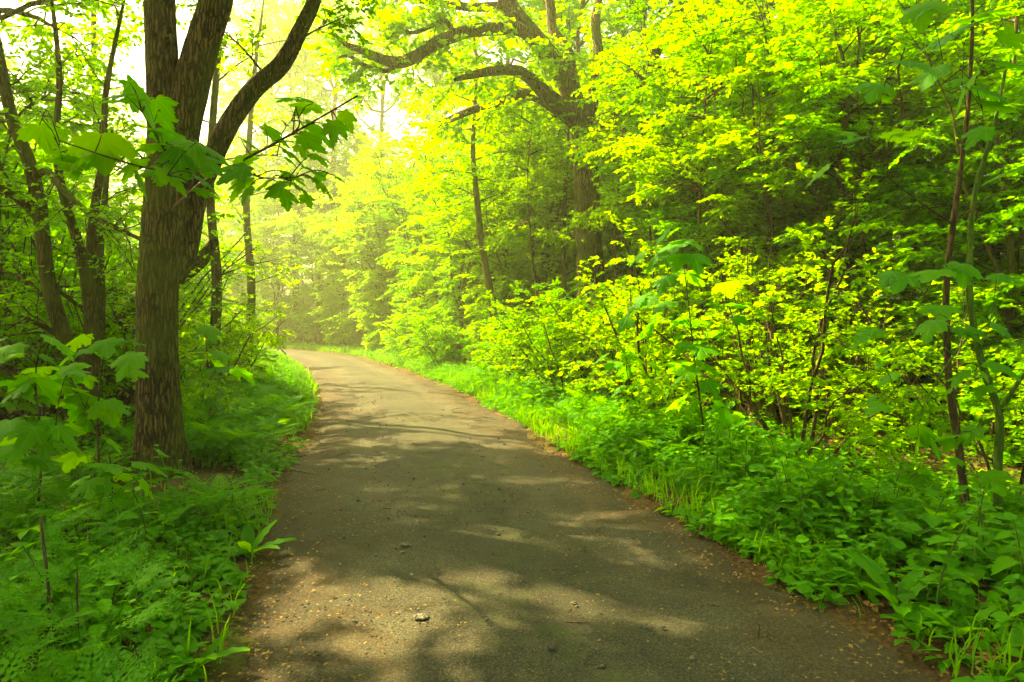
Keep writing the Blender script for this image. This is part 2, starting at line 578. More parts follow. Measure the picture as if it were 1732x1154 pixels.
def path_mat():
    m, t, out = new_mat('worn_path')
    tc = t.nodes.new('ShaderNodeTexCoord')
    a = t.nodes.new('ShaderNodeAttribute'); a.attribute_name = 'var'      # 0 at the middle, 1 at the edge
    n1 = t.nodes.new('ShaderNodeTexNoise'); n1.inputs['Scale'].default_value = 1.6; n1.inputs['Detail'].default_value = 8; n1.inputs['Roughness'].default_value = .6
    n2 = t.nodes.new('ShaderNodeTexNoise'); n2.inputs['Scale'].default_value = 60; n2.inputs['Detail'].default_value = 5; n2.inputs['Roughness'].default_value = .75
    n3 = t.nodes.new('ShaderNodeTexNoise'); n3.inputs['Scale'].default_value = 6; n3.inputs['Detail'].default_value = 6
    vo = t.nodes.new('ShaderNodeTexVoronoi'); vo.inputs['Scale'].default_value = 120
    for n in (n1, n2, n3, vo):
        t.links.new(tc.outputs['Object'], n.inputs['Vector'])
    grit = math_node(t, 'ADD', math_node(t, 'MULTIPLY', n2.outputs[0], .7), math_node(t, 'MULTIPLY', vo.outputs['Distance'], .35))
    asph = ramp(t, grit, [(.34, (.024, .023, .014)), (.52, (.052, .048, .029)), (.74, (.15, .132, .078))])
    dirt = ramp(t, n2.outputs[0], [(.3, (.028, .020, .010)), (.52, (.064, .046, .023)), (.72, (.17, .125, .065))])
    f = math_node(t, 'ADD', math_node(t, 'MULTIPLY', a.outputs['Fac'], 1.0), math_node(t, 'MULTIPLY', math_node(t, 'SUBTRACT', n1.outputs[0], .47), 2.0))
    f = math_node(t, 'ADD', f, math_node(t, 'MULTIPLY', math_node(t, 'SUBTRACT', n3.outputs[0], .48), 1.2))
    mk = ramp(t, f, [(.55, (0, 0, 0)), (.95, (1, 1, 1))])
    mx = t.nodes.new('ShaderNodeMix'); mx.data_type = 'RGBA'
    t.links.new(mk, mx.inputs[0]); t.links.new(asph, mx.inputs[6]); t.links.new(dirt, mx.inputs[7])
    n4 = t.nodes.new('ShaderNodeTexNoise'); n4.inputs['Scale'].default_value = .9; n4.inputs['Detail'].default_value = 5; n4.inputs['Distortion'].default_value = .6
    n5 = t.nodes.new('ShaderNodeTexNoise'); n5.inputs['Scale'].default_value = 3.4; n5.inputs['Detail'].default_value = 6; n5.inputs['Distortion'].default_value = 1.2
    for n in (n4, n5):
        t.links.new(tc.outputs['Object'], n.inputs['Vector'])
    tone = math_node(t, 'ADD', math_node(t, 'MULTIPLY', n4.outputs[0], 1.1), math_node(t, 'MULTIPLY', n5.outputs[0], .8))
    tone = math_node(t, 'ADD', tone, -.14)
    # polished wheel tracks at 45 % of the half width
    trk = math_node(t, 'SUBTRACT', 1.0, math_node(t, 'MULTIPLY', math_node(t, 'ABSOLUTE', math_node(t, 'SUBTRACT', a.outputs['Fac'], .45)), 4.0))
    tone = math_node(t, 'ADD', tone, math_node(t, 'MULTIPLY', math_node(t, 'MAXIMUM', trk, 0.0), .22))
    sc_ = t.nodes.new('ShaderNodeVectorMath'); sc_.operation = 'SCALE'
    t.links.new(mx.outputs[2], sc_.inputs[0]); t.links.new(tone, sc_.inputs['Scale'])
    # thin moss in patches along the crown of the path
    mf = math_node(t, 'MULTIPLY', math_node(t, 'SUBTRACT', 1.0, math_node(t, 'MINIMUM', math_node(t, 'MULTIPLY', a.outputs['Fac'], 3.2), 1.0)), ramp(t, n5.outputs[0], [(.5, (0, 0, 0)), (.62, (1, 1, 1))]))
    mm = t.nodes.new('ShaderNodeMix'); mm.data_type = 'RGBA'
    t.links.new(math_node(t, 'MULTIPLY', mf, .55), mm.inputs[0]); t.links.new(sc_.outputs[0], mm.inputs[6]); mm.inputs[7].default_value = (.045, .065, .014, 1)
    p = t.nodes.new('ShaderNodeBsdfPrincipled'); p.inputs['Roughness'].default_value = .85; p.inputs['Specular IOR Level'].default_value = .2
    t.links.new(mm.outputs[2], p.inputs['Base Color'])
    b = t.nodes.new('ShaderNodeBump'); b.inputs['Strength'].default_value = .8; b.inputs['Distance'].default_value = .012
    t.links.new(math_node(t, 'ADD', grit, math_node(t, 'MULTIPLY', n3.outputs[0], .8)), b.inputs['Height']); t.links.new(b.outputs[0], p.inputs['Normal'])
    t.links.new(p.outputs[0], out.inputs[0])
    return m


M_SOIL, M_PATH = soil_mat(), path_mat()

# ground: fine near the camera, coarse far away
def grid(xs, ys):
    X, Yg = np.meshgrid(xs, ys)
    Z = ground_z(X.ravel(), Yg.ravel())
    V = np.column_stack([X.ravel(), Yg.ravel(), Z])
    idx = np.arange(X.size).reshape(X.shape)
    Q = np.stack([idx[:-1, :-1], idx[:-1, 1:], idx[1:, 1:], idx[1:, :-1]], -1).reshape(-1, 4)
    return V, Q


xs = np.concatenate([[-600, -250, -120], np.arange(-70, -16, 2.0), np.arange(-16, 12, .2), np.arange(12, 60, 2.0), [120, 250, 600]])
ys = np.concatenate([[-300, -80, -30], np.arange(-14, 1, .6), np.arange(1, 26, .2), np.arange(26, 60, .6), np.arange(60, 100, 4), [150, 300, 900]])
mb = MB(); V, Q = grid(xs, ys); mb.add(V, Q)
tag(mb.build('ground', M_SOIL), 'brown forest floor strewn with leaf litter beside the path', kind='structure')

# path: a slightly cambered strip with two worn wheel tracks and an uneven edge
mb = MB()
nl, nw = 900, 33
tl = np.linspace(0, 1, nl) * (len(LINE) - 1)
cx = np.interp(tl, np.arange(len(LINE)), LINE[:, 0]); cyy = np.interp(tl, np.arange(len(LINE)), LINE[:, 1])
lx = np.interp(tl, np.arange(len(LINE)), LN[:, 0]); ly = np.interp(tl, np.arange(len(LINE)), LN[:, 1])
sarc = np.concatenate([[0], np.cumsum(np.hypot(np.diff(cx), np.diff(cyy)))])
u = np.linspace(-1, 1, nw)
wl = 1.62 + .20 * (vnoise(sarc * 1.1, sarc * 0, 21) - .5) * 2 + .10 * (vnoise(sarc * 4, sarc * 0, 22) - .5)
wr = 1.62 + .20 * (vnoise(sarc * 1.1, sarc * 0 + 7, 23) - .5) * 2 + .10 * (vnoise(sarc * 4, sarc * 0 + 3, 24) - .5)
off = np.where(u[None] < 0, u[None] * wl[:, None], u[None] * wr[:, None])
X = cx[:, None] + lx[:, None] * off; Yp = cyy[:, None] + ly[:, None] * off
au = np.abs(u)[None]
Z = 0.035 * (1 - au ** 2) - 0.025 * np.exp(-((np.abs(off) - .72) / .28) ** 2) + 0.03 * (vnoise(X * 1.2 + 50, Yp * 1.2 + 50, 31) - .5) + .012 * (vnoise(X * 6 + 50, Yp * 6 + 50, 32) - .5)
Z = Z * (1 - au ** 6) + (-0.045) * au ** 10 + 0.006
idx = np.arange(nl * nw).reshape(nl, nw)
Q = np.stack([idx[:-1, :-1], idx[:-1, 1:], idx[1:, 1:], idx[1:, :-1]], -1).reshape(-1, 4)
mb.add(np.stack([X, Yp, Z], -1).reshape(-1, 3), Q, None, np.broadcast_to(au, X.shape).ravel())
tag(mb.build('path', M_PATH), 'worn grey asphalt woodland path with brown earth edges', kind='structure')


def path_z(x, y):
    return 0.02

# ------------------------------------------------------------------ tree prototypes
def finish_tree(name, root, wood, crown, bark, leaf):
    wood.build('trunk', bark, root)
    crown.build('crown', leaf, root, smooth=False)


def layered_tree(rng, H, R, zlo, nb, leaf=.09, proto=None, J=15, bark=M_BARK2, leafm=M_YOUNG, twigL=.8, K=15, lean=.07):
    """young hornbeam-like tree: flat leafy sprays in tiers"""
    proto = proto or ovate(.31)
    root = empty('young_tree')
    wood, crown = MB(), MB()
    n = 12
    nlead = 4
    tp = np.zeros((nlead, n, 3)); tp[:, :, 2] = np.linspace(-.15, H, n)
    w_ = np.cumsum(rng.normal(0, lean, (1, n, 2)), axis=1); w_ -= w_[:, :1]
    tp[:, :, :2] += w_ * H / 6
    fork = np.clip((np.linspace(0, 1, n) - .22) / .78, 0, 1) ** 1.25
    for q in range(nlead):
        a_ = q * 1.9 + rng.uniform(-.5, .5)
        tp[q, :, :2] += fork[:, None] * np.array([math.cos(a_), math.sin(a_)]) * R * (.15 if q == 0 else rng.uniform(.45, .75))
        tp[q, :, 2] -= fork * H * (0 if q == 0 else rng.uniform(.03, .22))
        wq = np.cumsum(rng.normal(0, .04, (n, 2)), axis=0) * fork[:, None]
        tp[q, :, :2] += wq * H / 6
    r0 = .009 * H + .015
    for q in range(nlead):
        tubes(wood, catmull(tp[q], 26)[None], (np.linspace(r0, .008, 26) * (.75 if q else 1.0))[None] * (1 + .35 * np.exp(-np.arange(26) / 1.2))[None], 8)
    zt = rng.uniform(zlo, .98, nb)
    f = zt * (n - 1); i = np.clip(f.astype(int), 0, n - 2); uu = (f - i)[:, None]
    ql = rng.integers(0, nlead, nb)
    b0 = tp[ql, i] * (1 - uu) + tp[ql, i + 1] * uu
    az = np.arange(nb) * 2.4 + rng.normal(0, .4, nb)
    shape = np.sin(np.pi * np.clip((zt - zlo * .6) / (1.35 - zlo * .6), 0.08, 1)) ** .6 * np.where(zt > .3, .8, 1)
    Lb = R * shape * rng.uniform(.65, 1.1, nb)
    el = np.interp(zt, [0, .5, 1], [.15, .40, .8]) + rng.normal(0, .28, nb)
    tt = np.linspace(0, 1, 7)
    hd = np.column_stack([np.cos(az), np.sin(az), np.zeros(nb)])
    D = hd * np.cos(el)[:, None] + UP * np.sin(el)[:, None]
    BP = b0[:, None] + Lb[:, None, None] * (tt[None, :, None] * D[:, None] - UP * (tt ** 2)[None, :, None] * (0.22 + .2 * np.sin(el))[:, None, None])
    BP += np.cumsum(rng.normal(0, .04, BP.shape) * (tt > 0)[None, :, None], axis=1) * Lb[:, None, None]
    tubes(wood, BP, np.linspace(1, .2, 7)[None] * (.004 + .005 * Lb)[:, None], 4)
    TW, t = offshoots(rng, BP, K, .18, 1.0, (.6, 1.0), (twigL * .5, twigL), npts=4, flat=.08, bend=(0, 0, -.16), taper_len=.55)
    TW = np.concatenate([TW, BP[:, 3:]])
    k = rng.random(len(TW)) < .6
    tubes(wood, TW[k][:, ::3], np.array([[.0035, .0015]]) * np.ones((k.sum(), 1)), 3)
    cv = np.clip(rng.normal(.5, .25, len(TW)), 0, 1)
    twig_leaves(rng, crown, TW, J, (leaf * .7, leaf * 1.25), proto, cluster_var=cv, tilt=.38, keep=.88)
    finish_tree('young_tree', root, wood, crown, bark, leafm)
    return root


def tall_tree(rng, H, R, zlo, nlimb, leaf=.14, bark=M_BARK, leafm=M_CANOPY, r0=.2, K2=12, K3=12, J=11):
    root = empty('tall_tree')
    wood, crown = MB(), MB()
    n = 14
    tp = np.zeros((n, 3)); tp[:, 2] = np.linspace(-.2, H * .92, n)
    w_ = np.cumsum(rng.normal(0, .12, (n, 2)), axis=0); w_ -= w_[:1]
    tp[:, :2] += w_
    bark_tube(wood, tp, np.linspace(r0, r0 * .18, n), 46, 16, rng, ridge=.09, flare=.5)
    zt = np.sort(rng.uniform(zlo, .97, nlimb))
    f = zt * (n - 1); i = np.clip(f.astype(int), 0, n - 2); uu = (f - i)[:, None]
    b0 = tp[i] * (1 - uu) + tp[i + 1] * uu
    az = np.arange(nlimb) * 2.4 + rng.normal(0, .5, nlimb)
    shape = np.sin(np.pi * np.clip((zt - zlo * .75) / (1.15 - zlo * .75), .1, 1)) ** .5
    Lb = R * shape * rng.uniform(.7, 1.15, nlimb)
    el = np.interp(zt, [0, .5, 1], [.2, .5, 1.1]) + rng.normal(0, .15, nlimb)
    D = np.column_stack([np.cos(az) * np.cos(el), np.sin(az) * np.cos(el), np.sin(el)])
    tt = np.linspace(0, 1, 9)
    BP = b0[:, None] + Lb[:, None, None] * (tt[None, :, None] * D[:, None] + UP * (tt ** 2)[None, :, None] * .05)
    BP += np.cumsum(rng.normal(0, .035, BP.shape), axis=1) * Lb[:, None, None]
    BP[:, 0] = b0
    tubes(wood, BP, np.linspace(1, .2, 9)[None] * (.012 + .014 * Lb)[:, None], 7)
    B2, t2 = offshoots(rng, BP, K2, .2, 1.0, (.5, 1.0), (R * .25, R * .5), npts=6, flat=.5, bend=(0, 0, -.05), wander=.06)
    tubes(wood, B2, np.linspace(.022, .006, 6)[None] * np.ones((len(B2), 1)), 4)
    B3, t3 = offshoots(rng, B2, K3, .15, 1.0, (.5, 1.0), (.5, 1.0), npts=4, flat=.3, bend=(0, 0, -.15))
    tubes(wood, B3[:, ::3], np.array([[.005, .002]]) * np.ones((len(B3), 1)), 3)
    cv = np.clip(np.repeat(rng.normal(.5, .25, len(B2)), K3), 0, 1)
    twig_leaves(rng, crown, B3, J, (leaf * .75, leaf * 1.3), diamond(.34), cluster_var=cv, tilt=.5, droop=.5)
    finish_tree('tall_tree', root, wood, crown, bark, leafm)
    return root


def shrub(rng, H, nst, spread, leaf=.062, bark=M_TWIG, leafm=M_YOUNG, K=8, K2=7, J=11, lowleaf=.25, proto=None):
    root = empty('leafy_shrub')
    wood, crown = MB(), MB()
    az = rng.uniform(0, 2 * math.pi, nst)
    ln = H * rng.uniform(.65, 1.1, nst)
    e = rng.uniform(.75, 1.45, nst)
    D = np.column_stack([np.cos(az) * np.cos(e), np.sin(az) * np.cos(e), np.sin(e)])
    b0 = np.column_stack([np.cos(az), np.sin(az), np.zeros(nst)]) * rng.uniform(.02, spread, nst)[:, None]
    b0[:, 2] = -.15
    tt = np.linspace(0, 1, 8)
    ST = b0[:, None] + ln[:, None, None] * (tt[None, :, None] * D[:, None] - UP * (tt ** 2)[None, :, None] * .12)
    ST += np.cumsum(rng.normal(0, .02, ST.shape), axis=1) * ln[:, None, None]
    tubes(wood, ST, np.linspace(1, .25, 8)[None] * (.006 + .006 * ln)[:, None], 5)
    B2, t2 = offshoots(rng, ST, K, lowleaf, 1.0, (.5, 1.1), (H * .18, H * .4), npts=5, flat=.7, bend=(0, 0, -.15))
    tubes(wood, B2, np.linspace(.005, .002, 5)[None] * np.ones((len(B2), 1)), 3)
    B3, t3 = offshoots(rng, B2, K2, .1, 1.0, (.5, .9), (.2, .45), npts=3, flat=.12, bend=(0, 0, -.15))
    cv = np.clip(np.repeat(rng.normal(.5, .25, len(B2)), K2), 0, 1)
    tubes(wood, B3, np.linspace(.003, .0015, 3)[None] * np.ones((len(B3), 1)), 3)
    twig_leaves(rng, crown, B3, J, (leaf * .7, leaf * 1.3), proto or ovate(.36), cluster_var=cv, tilt=.4, droop=.4)
    finish_tree('leafy_shrub', root, wood, crown, bark, leafm)
    return root


rg = np.random.default_rng(5)
YOUNG = [layered_tree(rg, 7.5, 2.4, .08, 135, K=17, J=17, proto=diamond(.33, .08)), layered_tree(rg, 9.0, 2.7, .10, 140, K=17, J=18, proto=diamond(.33, .08)), layered_tree(rg, 6.0, 2.1, .06, 105, K=14, J=14, leaf=.10, leafm=M_DEEP), layered_tree(rg, 8.0, 2.6, .12, 135, K=15, J=16, leafm=M_CANOPY)]
TALL = [tall_tree(rg, 17, 4.6, .36, 15), tall_tree(rg, 19, 5.0, .42, 15, r0=.26), tall_tree(rg, 15, 4.2, .30, 14, r0=.17)]
SHRUB = [shrub(rg, 2.6, 9, .35), shrub(rg, 3.4, 11, .5, leaf=.068), shrub(rg, 1.7, 9, .3, leaf=.075, leafm=M_DEEP, lowleaf=.1), shrub(rg, 3.0, 10, .4, leafm=M_DEEP, leaf=.075)]
used = set()


def plant(proto, x, y, rz, s, name, label, cat, group, z=None):
    if id(proto) in used:
        o = copy_tree(proto)
    else:
        used.add(id(proto)); o = proto
    o.name = name
    o.location = (x, y, gz(x, y) if z is None else z)
    o.rotation_euler = (0, 0, rz)
    o.scale = (s, s, s * 1.0)
    return tag(o, label, cat, group)


#TREES_BEGIN
rp = np.random.default_rng(77)


def beside(y, d):
    i = int(np.argmin(np.abs(LINE[:, 1] - y)))
    return LINE[i, 0] + LN[i, 0] * d, LINE[i, 1] + LN[i, 1] * d


LY = 'young tree with flat bright leaf sprays in the wood right of the path'
right_young = [(*beside(y, d), p, s) for y, d, p, s in ((19.5, 4.0, 0, .85), (22, 3.4, 1, .9), (24.5, 3.6, 0, 1.0), (27, 3.2, 3, 1.0), (29.5, 3.8, 1, 1.05), (32, 3.2, 0, 1.1), (34.5, 3.4, 1, 1.1), (37, 3.2, 0, 1.15), (39.5, 3.4, 3, 1.15), (42, 3.3, 1, 1.2), (44, 3.6, 0, 1.2), (46, 3.5, 1, 1.2),
                                                        (21, 6, 1, 1.1), (25, 6.2, 0, 1.15), (29, 6.5, 1, 1.2), (33, 6.2, 3, 1.25), (37, 6.5, 0, 1.3), (41, 6.5, 1, 1.35))]
right_young += [(4.3, 11.7, 0, .82), (5.6, 13.2, 1, .8), (4.6, 16.4, 3, 1.0), (4.1, 13.6, 3, .8), (.9, 20.5, 1, .95), (.9, 14.6, 2, .42), (2.4, 15.0, 0, .36), (3.6, 12.6, 2, .65), (4.4, 14.2, 3, .95), (5.6, 11.4, 3, 1.0), (7.2, 13.5, 2, 1.25), (6.6, 9.0, 2, .95), (8.6, 10.8, 3, 1.0), (9.6, 14.5, 3, 1.1), (5.2, 18, 3, 1.1), (3.4, 20, 2, 1.0),
               (8.0, 18.5, 1, 1.1), (11.5, 18, 3, 1.1), (4.5, 24, 1, 1.1), (7.5, 24, 0, 1.2), (11, 23, 1, 1.2), (14, 16, 0, 1.2), (12.5, 11.5, 3, 1.1), (6.4, 16, 0, 1.1), (10.5, 12.6, 2, 1.2),
               (3.5, 31, 0, 1.2), (8, 31, 1, 1.3), (13, 29, 3, 1.3), (17, 22, 1, 1.3), (1, 40, 3, 1.3), (7, 40, 0, 1.4), (14, 38, 1, 1.4), (20, 31, 0, 1.4)]
for x, y, p, s in right_young:
    dd = path_dist([x], [y])[0][0]
    zone = ('young tree with bright leaf sprays overhanging the far right verge towards the bend', 'young trees overhanging the far right verge') if dd < 4.6 and y > 18 else ('young tree with flat leaf sprays around the foot of the old oak', 'young trees around the oak') if math.hypot(x - 1.9, y - 17) < 4.2 else ('young tree with flat bright leaf sprays in the near wall of foliage on the right', 'young trees in the near right foliage wall') if y < 15.5 else ('young tree deep in the wood behind the old oak', 'young trees deep in the right-hand wood')
    plant(YOUNG[p], x, y, rp.uniform(0, 6.28), s * rp.uniform(.95, 1.08), 'young_tree', zone[0], 'tree', zone[1])
LTl = 'young tree with hanging green foliage in the thicket left of the path'
left_young = [(-18.5, 26.5, 1, 1.2), (-22, 31, 1, 1.3), (-13.4, 19.6, 3, .9), (-8.6, 11.6, 3, .8), (-10.4, 10.4, 3, .85), (-7.6, 14.6, 3, .62), (-9.5, 13.5, 2, .9), (-12.5, 17, 2, 1.0), (-8.8, 17.5, 2, .7), (-16, 22, 0, .9), (-19, 27, 1, 1.1), (-20, 33, 0, 1.1), (-25, 36, 1, 1.3), (-30, 30, 3, 1.3), (-14, 12.5, 2, .9), (-20, 19, 1, 1.1), (-26, 24, 0, 1.2), (-24, 40.5, 3, 1.2), (-17.5, 36.0, 2, .9), (-30, 42, 1, 1.3)]
for x, y, p, s in left_young:
    plant(YOUNG[p], x, y, rp.uniform(0, 6.28), s * rp.uniform(.95, 1.08), 'young_tree', LTl, 'tree', 'young trees left of the path')
# beyond the bend
for k in range(48):
    a = (k % 24) / 23
    x = -52 + 88 * a + rp.normal(0, 1.5); y = 57 + 7 * rp.random() - 8 * a + (9 if k > 23 else 0)
    plant(YOUNG[k % 4], x, y, rp.uniform(0, 6.28), rp.uniform(1.4, 1.9), 'young_tree', 'far young tree in the bright woodland edge beyond the bend', 'tree', 'trees beyond the bend')
# tall canopy trees
right_tall = [(-12.5, 46.5, 1, 1.3), (-18.2, 51, 2, 1.45), (-15.5, 55, 0, 1.5), (-1.0, 27, 0, 1.0), (2.4, 23.5, 2, 1.05), (5.2, 27, 1, 1.0), (-4.5, 40, 2, 1.2), (7.2, 15.6, 2, .9), (6.3, .8, 2, .9), (4.8, -3, 0, .9), (-15, 48, 0, 1.35), (-10, 51, 1, 1.3), (8.3, 20.5, 1, 1.0), (6.0, 17.5, 2, .95), (12, 14, 1, 1), (14, 24, 0, 1), (3, 30, 2, 1.05), (9, 36, 1, 1.1), (18, 18, 2, 1), (-2, 48, 0, 1.1), (20, 40, 1, 1.2), (12, 6.0, 2, .9), (9, -4, 0, 1)]
for x, y, p, s in right_tall:
    zt_ = ('far tall tree rising above the woodland beyond the bend', 'tall trees beyond the bend') if y > 39 or x < -20 else ('unseen tall canopy tree added outside the picture on the right to shade the near path', 'tall shade trees on the right') if y < 7 else ('tall dark-trunked canopy tree deep in the wood behind the old oak', 'tall trees behind the oak') if x < 6.5 else ('tall canopy tree rising above the foliage wall in the right half of the picture', 'tall trees above the right foliage wall')  # the nearest ones are unseen, added to cut skylight on the foreground
    plant(TALL[p], x, y, rp.uniform(0, 6.28), s, 'tall_tree', zt_[0], 'tree', zt_[1])
left_tall = [(-4.6, -1.0, 0, .9), (-9, 2.2, 2, 1.0), (1.2, -5.5, 1, 1.0), (-11.8, 12.6, 2, .85), (-8.4, 10.8, 0, .85), (-10.5, 6.5, 1, .9), (-5.5, 1.5, 2, .9), (-8, -3, 1, 1), (-15, 9, 0, 1), (-2, -7, 2, 1.0)]  # added outside the view and behind the camera so their crowns shade the foreground
turn = {-9: 5.59, -11.8: 5.95, -8.4: 1.15, -10.5: 5.24, -5.5: 5.42, -15: 5.95}  # crowns turned so their gaps drop sun patches on the path
for x, y, p, s in left_tall:
    rz_ = rp.uniform(0, 6.28)
    plant(TALL[p], x, y, turn.get(x, rz_), s, 'tall_tree', 'tall canopy tree added outside the picture on the left, its crown shading the path', 'tree', 'tall shade trees on the left')
# shrubs
rp = np.random.default_rng(78)
right_shrub = [(4.5, 9.1), (5.3, 8.0), (4.9, 10.9), (6.2, 9.8), (7.0, 8.4), (2.9, 11.6), (6.0, 7.0), (7.7, 10.1), (2.3, 12.8), (4.0, 12.0), (5.7, 12.4), (8.6, 9.0), (7.2, 7.0), (5.0, 6.6)]
for k in range(95):
    for _ in range(20):
        y = rp.uniform(7, 40); 
        i = int(np.argmin(np.abs(LINE[:, 1] - y)))
        d = 1.62 + abs(rp.normal(0, 1)) * 4.0 + 1.3
        x = LINE[i, 0] + LN[i, 0] * d; yy = LINE[i, 1] + LN[i, 1] * d
        u_ = 866 + F * x / yy
        if yy > 6.5 and not (775 < u_ < 865 and yy < 19) and not (1210 < u_ < 1335 and yy < 10.6) and all((x - a) ** 2 + (yy - b) ** 2 > .8 for a, b in right_shrub):
            right_shrub.append((x, yy)); break
right_shrub = [(x, y) for x, y in right_shrub if not (1215 < 866 + F * x / y < 1330 and y < 10.6)]
for k, (x, y) in enumerate(((-13.0, 43.2), (-15.0, 45.6), (-17.2, 47.6), (-20.0, 49.6), (-23.5, 51.2), (-14.6, 48.2), (-19, 52.5), (-11.2, 44.2), (-27, 52.4), (-16.5, 43.9 + 7))):
    plant(SHRUB[(0, 1)[k % 2]], x, y, rp.uniform(0, 6.28), rp.uniform(1.2, 1.7), 'leafy_shrub', 'far sunlit leafy shrub at the outside of the bend', 'shrub', 'shrubs at the bend')
for k, (x, y) in enumerate(right_shrub):
    zn = 'in the near undergrowth behind the right verge herbs' if y < 12 else 'in the undergrowth between the right verge and the oak' if y < 20 else 'in the far undergrowth along the right verge before the bend'
    plant(SHRUB[k % 4], x, y, rp.uniform(0, 6.28), rp.uniform(.75, 1.1), 'leafy_shrub', 'leafy green shrub ' + zn, 'shrub', 'shrubs ' + zn)
left_shrub = []
for k in range(60):
    for _ in range(20):
        y = rp.uniform(9, 42)
        i = int(np.argmin(np.abs(LINE[:, 1] - y)))
        d = -(1.62 + abs(rp.normal(0, 1)) * 4.5 + 1.6)
        x = LINE[i, 0] + LN[i, 0] * d; yy = LINE[i, 1] + LN[i, 1] * d
        if yy > 8.5 and all((x - a) ** 2 + (yy - b) ** 2 > 1.0 for a, b in left_shrub):
            left_shrub.append((x, yy)); break
for k, (x, y) in enumerate(left_shrub):
    zn = 'behind the many-stemmed tree in the left thicket' if y < 16 else 'in the sunlit far undergrowth left of the path'
    plant(SHRUB[k % 4], x, y, rp.uniform(0, 6.28), rp.uniform(.6, 1.0), 'leafy_shrub', 'leafy green shrub ' + zn, 'shrub', 'shrubs ' + zn)
THICK = shrub(rg, 4.2, 11, .6, leaf=.07, leafm=M_DEEP, K=9, K2=4, J=5, lowleaf=.2)
for x, y in ((-5.6, 9.4), (-6.8, 10.6), (-8.2, 9.6), (-7.5, 12.2), (-9.6, 11.4), (-7.4, 13.2), (-10.8, 13.6), (-8.6, 15.6)):
    plant(THICK, x, y, rp.uniform(0, 6.28), rp.uniform(.8, 1.1), 'twiggy_bush', 'tangled thin-stemmed twiggy bush in the thicket behind the big forked tree', 'shrub', 'twiggy bushes in the left thicket')
#TREES_END
hz = MB()  # haze box added for a soft glow over the distant wood
hb = [(-95, -25, -2.0), (70, 95, 26.0)]
hv = np.array([[hb[i][0], hb[j][1], hb[k][2]] for i in (0, 1) for j in (0, 1) for k in (0, 1)])
hz.add(hv, [[0, 1, 3, 2], [4, 6, 7, 5], [0, 4, 5, 1], [2, 3, 7, 6], [0, 2, 6, 4], [1, 5, 7, 3]])
mh, th_, oh = new_mat('glow_haze')
pv = th_.nodes.new('ShaderNodeVolumePrincipled')
pv.inputs['Color'].default_value = (.90, 1, .52, 1)  # yellow-green glow of leaf-lit air put into the haze colour
pv.inputs['Density'].default_value = .0040
pv.inputs['Anisotropy'].default_value = .55
th_.links.new(pv.outputs[0], oh.inputs['Volume'])
tag(hz.build('haze', mh, smooth=False), 'thin haze added to give the wood a soft yellow-green glow', 'haze', kind='stuff')
# ------------------------------------------------------------------ single things of the photograph
def build_at(mb, name, mat, parent, org, smooth=True):
    """mesh given in place coordinates, stored relative to the thing's base"""
    mb.v = [v - np.asarray(org, np.float32) for v in mb.v]
    return mb.build(name, mat, parent, smooth)


def grown(wood, crown, rng, limbs, K2, K3, J, L2, L3, leaf, proto, t0=.25, flat=.5, r2=.016, keep=.9, tilt=.45, droop=.4):
    """side branches, twigs and leaves on a list of limb polylines"""
    P = np.stack([catmull(l, 12) for l in limbs])
    B2, _ = offshoots(rng, P, K2, t0, 1.0, (.5, 1.1), L2, npts=6, flat=flat, bend=(0, 0, -.08), wander=.07)
    tubes(wood, B2, np.linspace(r2, r2 * .3, 6)[None] * np.ones((len(B2), 1)), 4)
    B3, _ = offshoots(rng, B2, K3, .15, 1.0, (.5, 1.0), L3, npts=4, flat=.25, bend=(0, 0, -.15))
    tubes(wood, B3[:, ::3], np.array([[.0045, .002]]) * np.ones((len(B3), 1)), 3)
    cv = np.clip(np.repeat(rng.normal(.5, .25, len(B2)), K3), 0, 1)
    twig_leaves(rng, crown, B3, J, leaf, proto, cluster_var=cv, tilt=tilt, droop=droop, keep=keep)


MAPLE = []
for k in range(5):
    b_ = MB(); V_, T_ = maple(np.random.default_rng(50 + k), droop=.18 + .06 * k)
    V_ = V_ - np.array([0, .02, 0])
    b_.add(V_, None, T_, np.full(len(V_), .2 + .15 * k))
    MAPLE.append(b_.mesh('leaf', M_MAPLE, True))


def place_leaf(mesh, pos, d, n, size, parent, org, name='leaf'):
    d = nrm(np.asarray(d, float)); n = np.asarray(n, float)
    n = nrm(n - d * np.dot(n, d)); x = np.cross(d, n)
    o = link(name, mesh, parent)
    M = Matrix(((x[0], d[0], n[0], 0), (x[1], d[1], n[1], 0), (x[2], d[2], n[2], 0), (0, 0, 0, 1)))
    o.matrix_basis = Matrix.Translation(Vector(pos) - Vector(org)) @ M @ Matrix.Diagonal((size, size, size, 1))
    return o


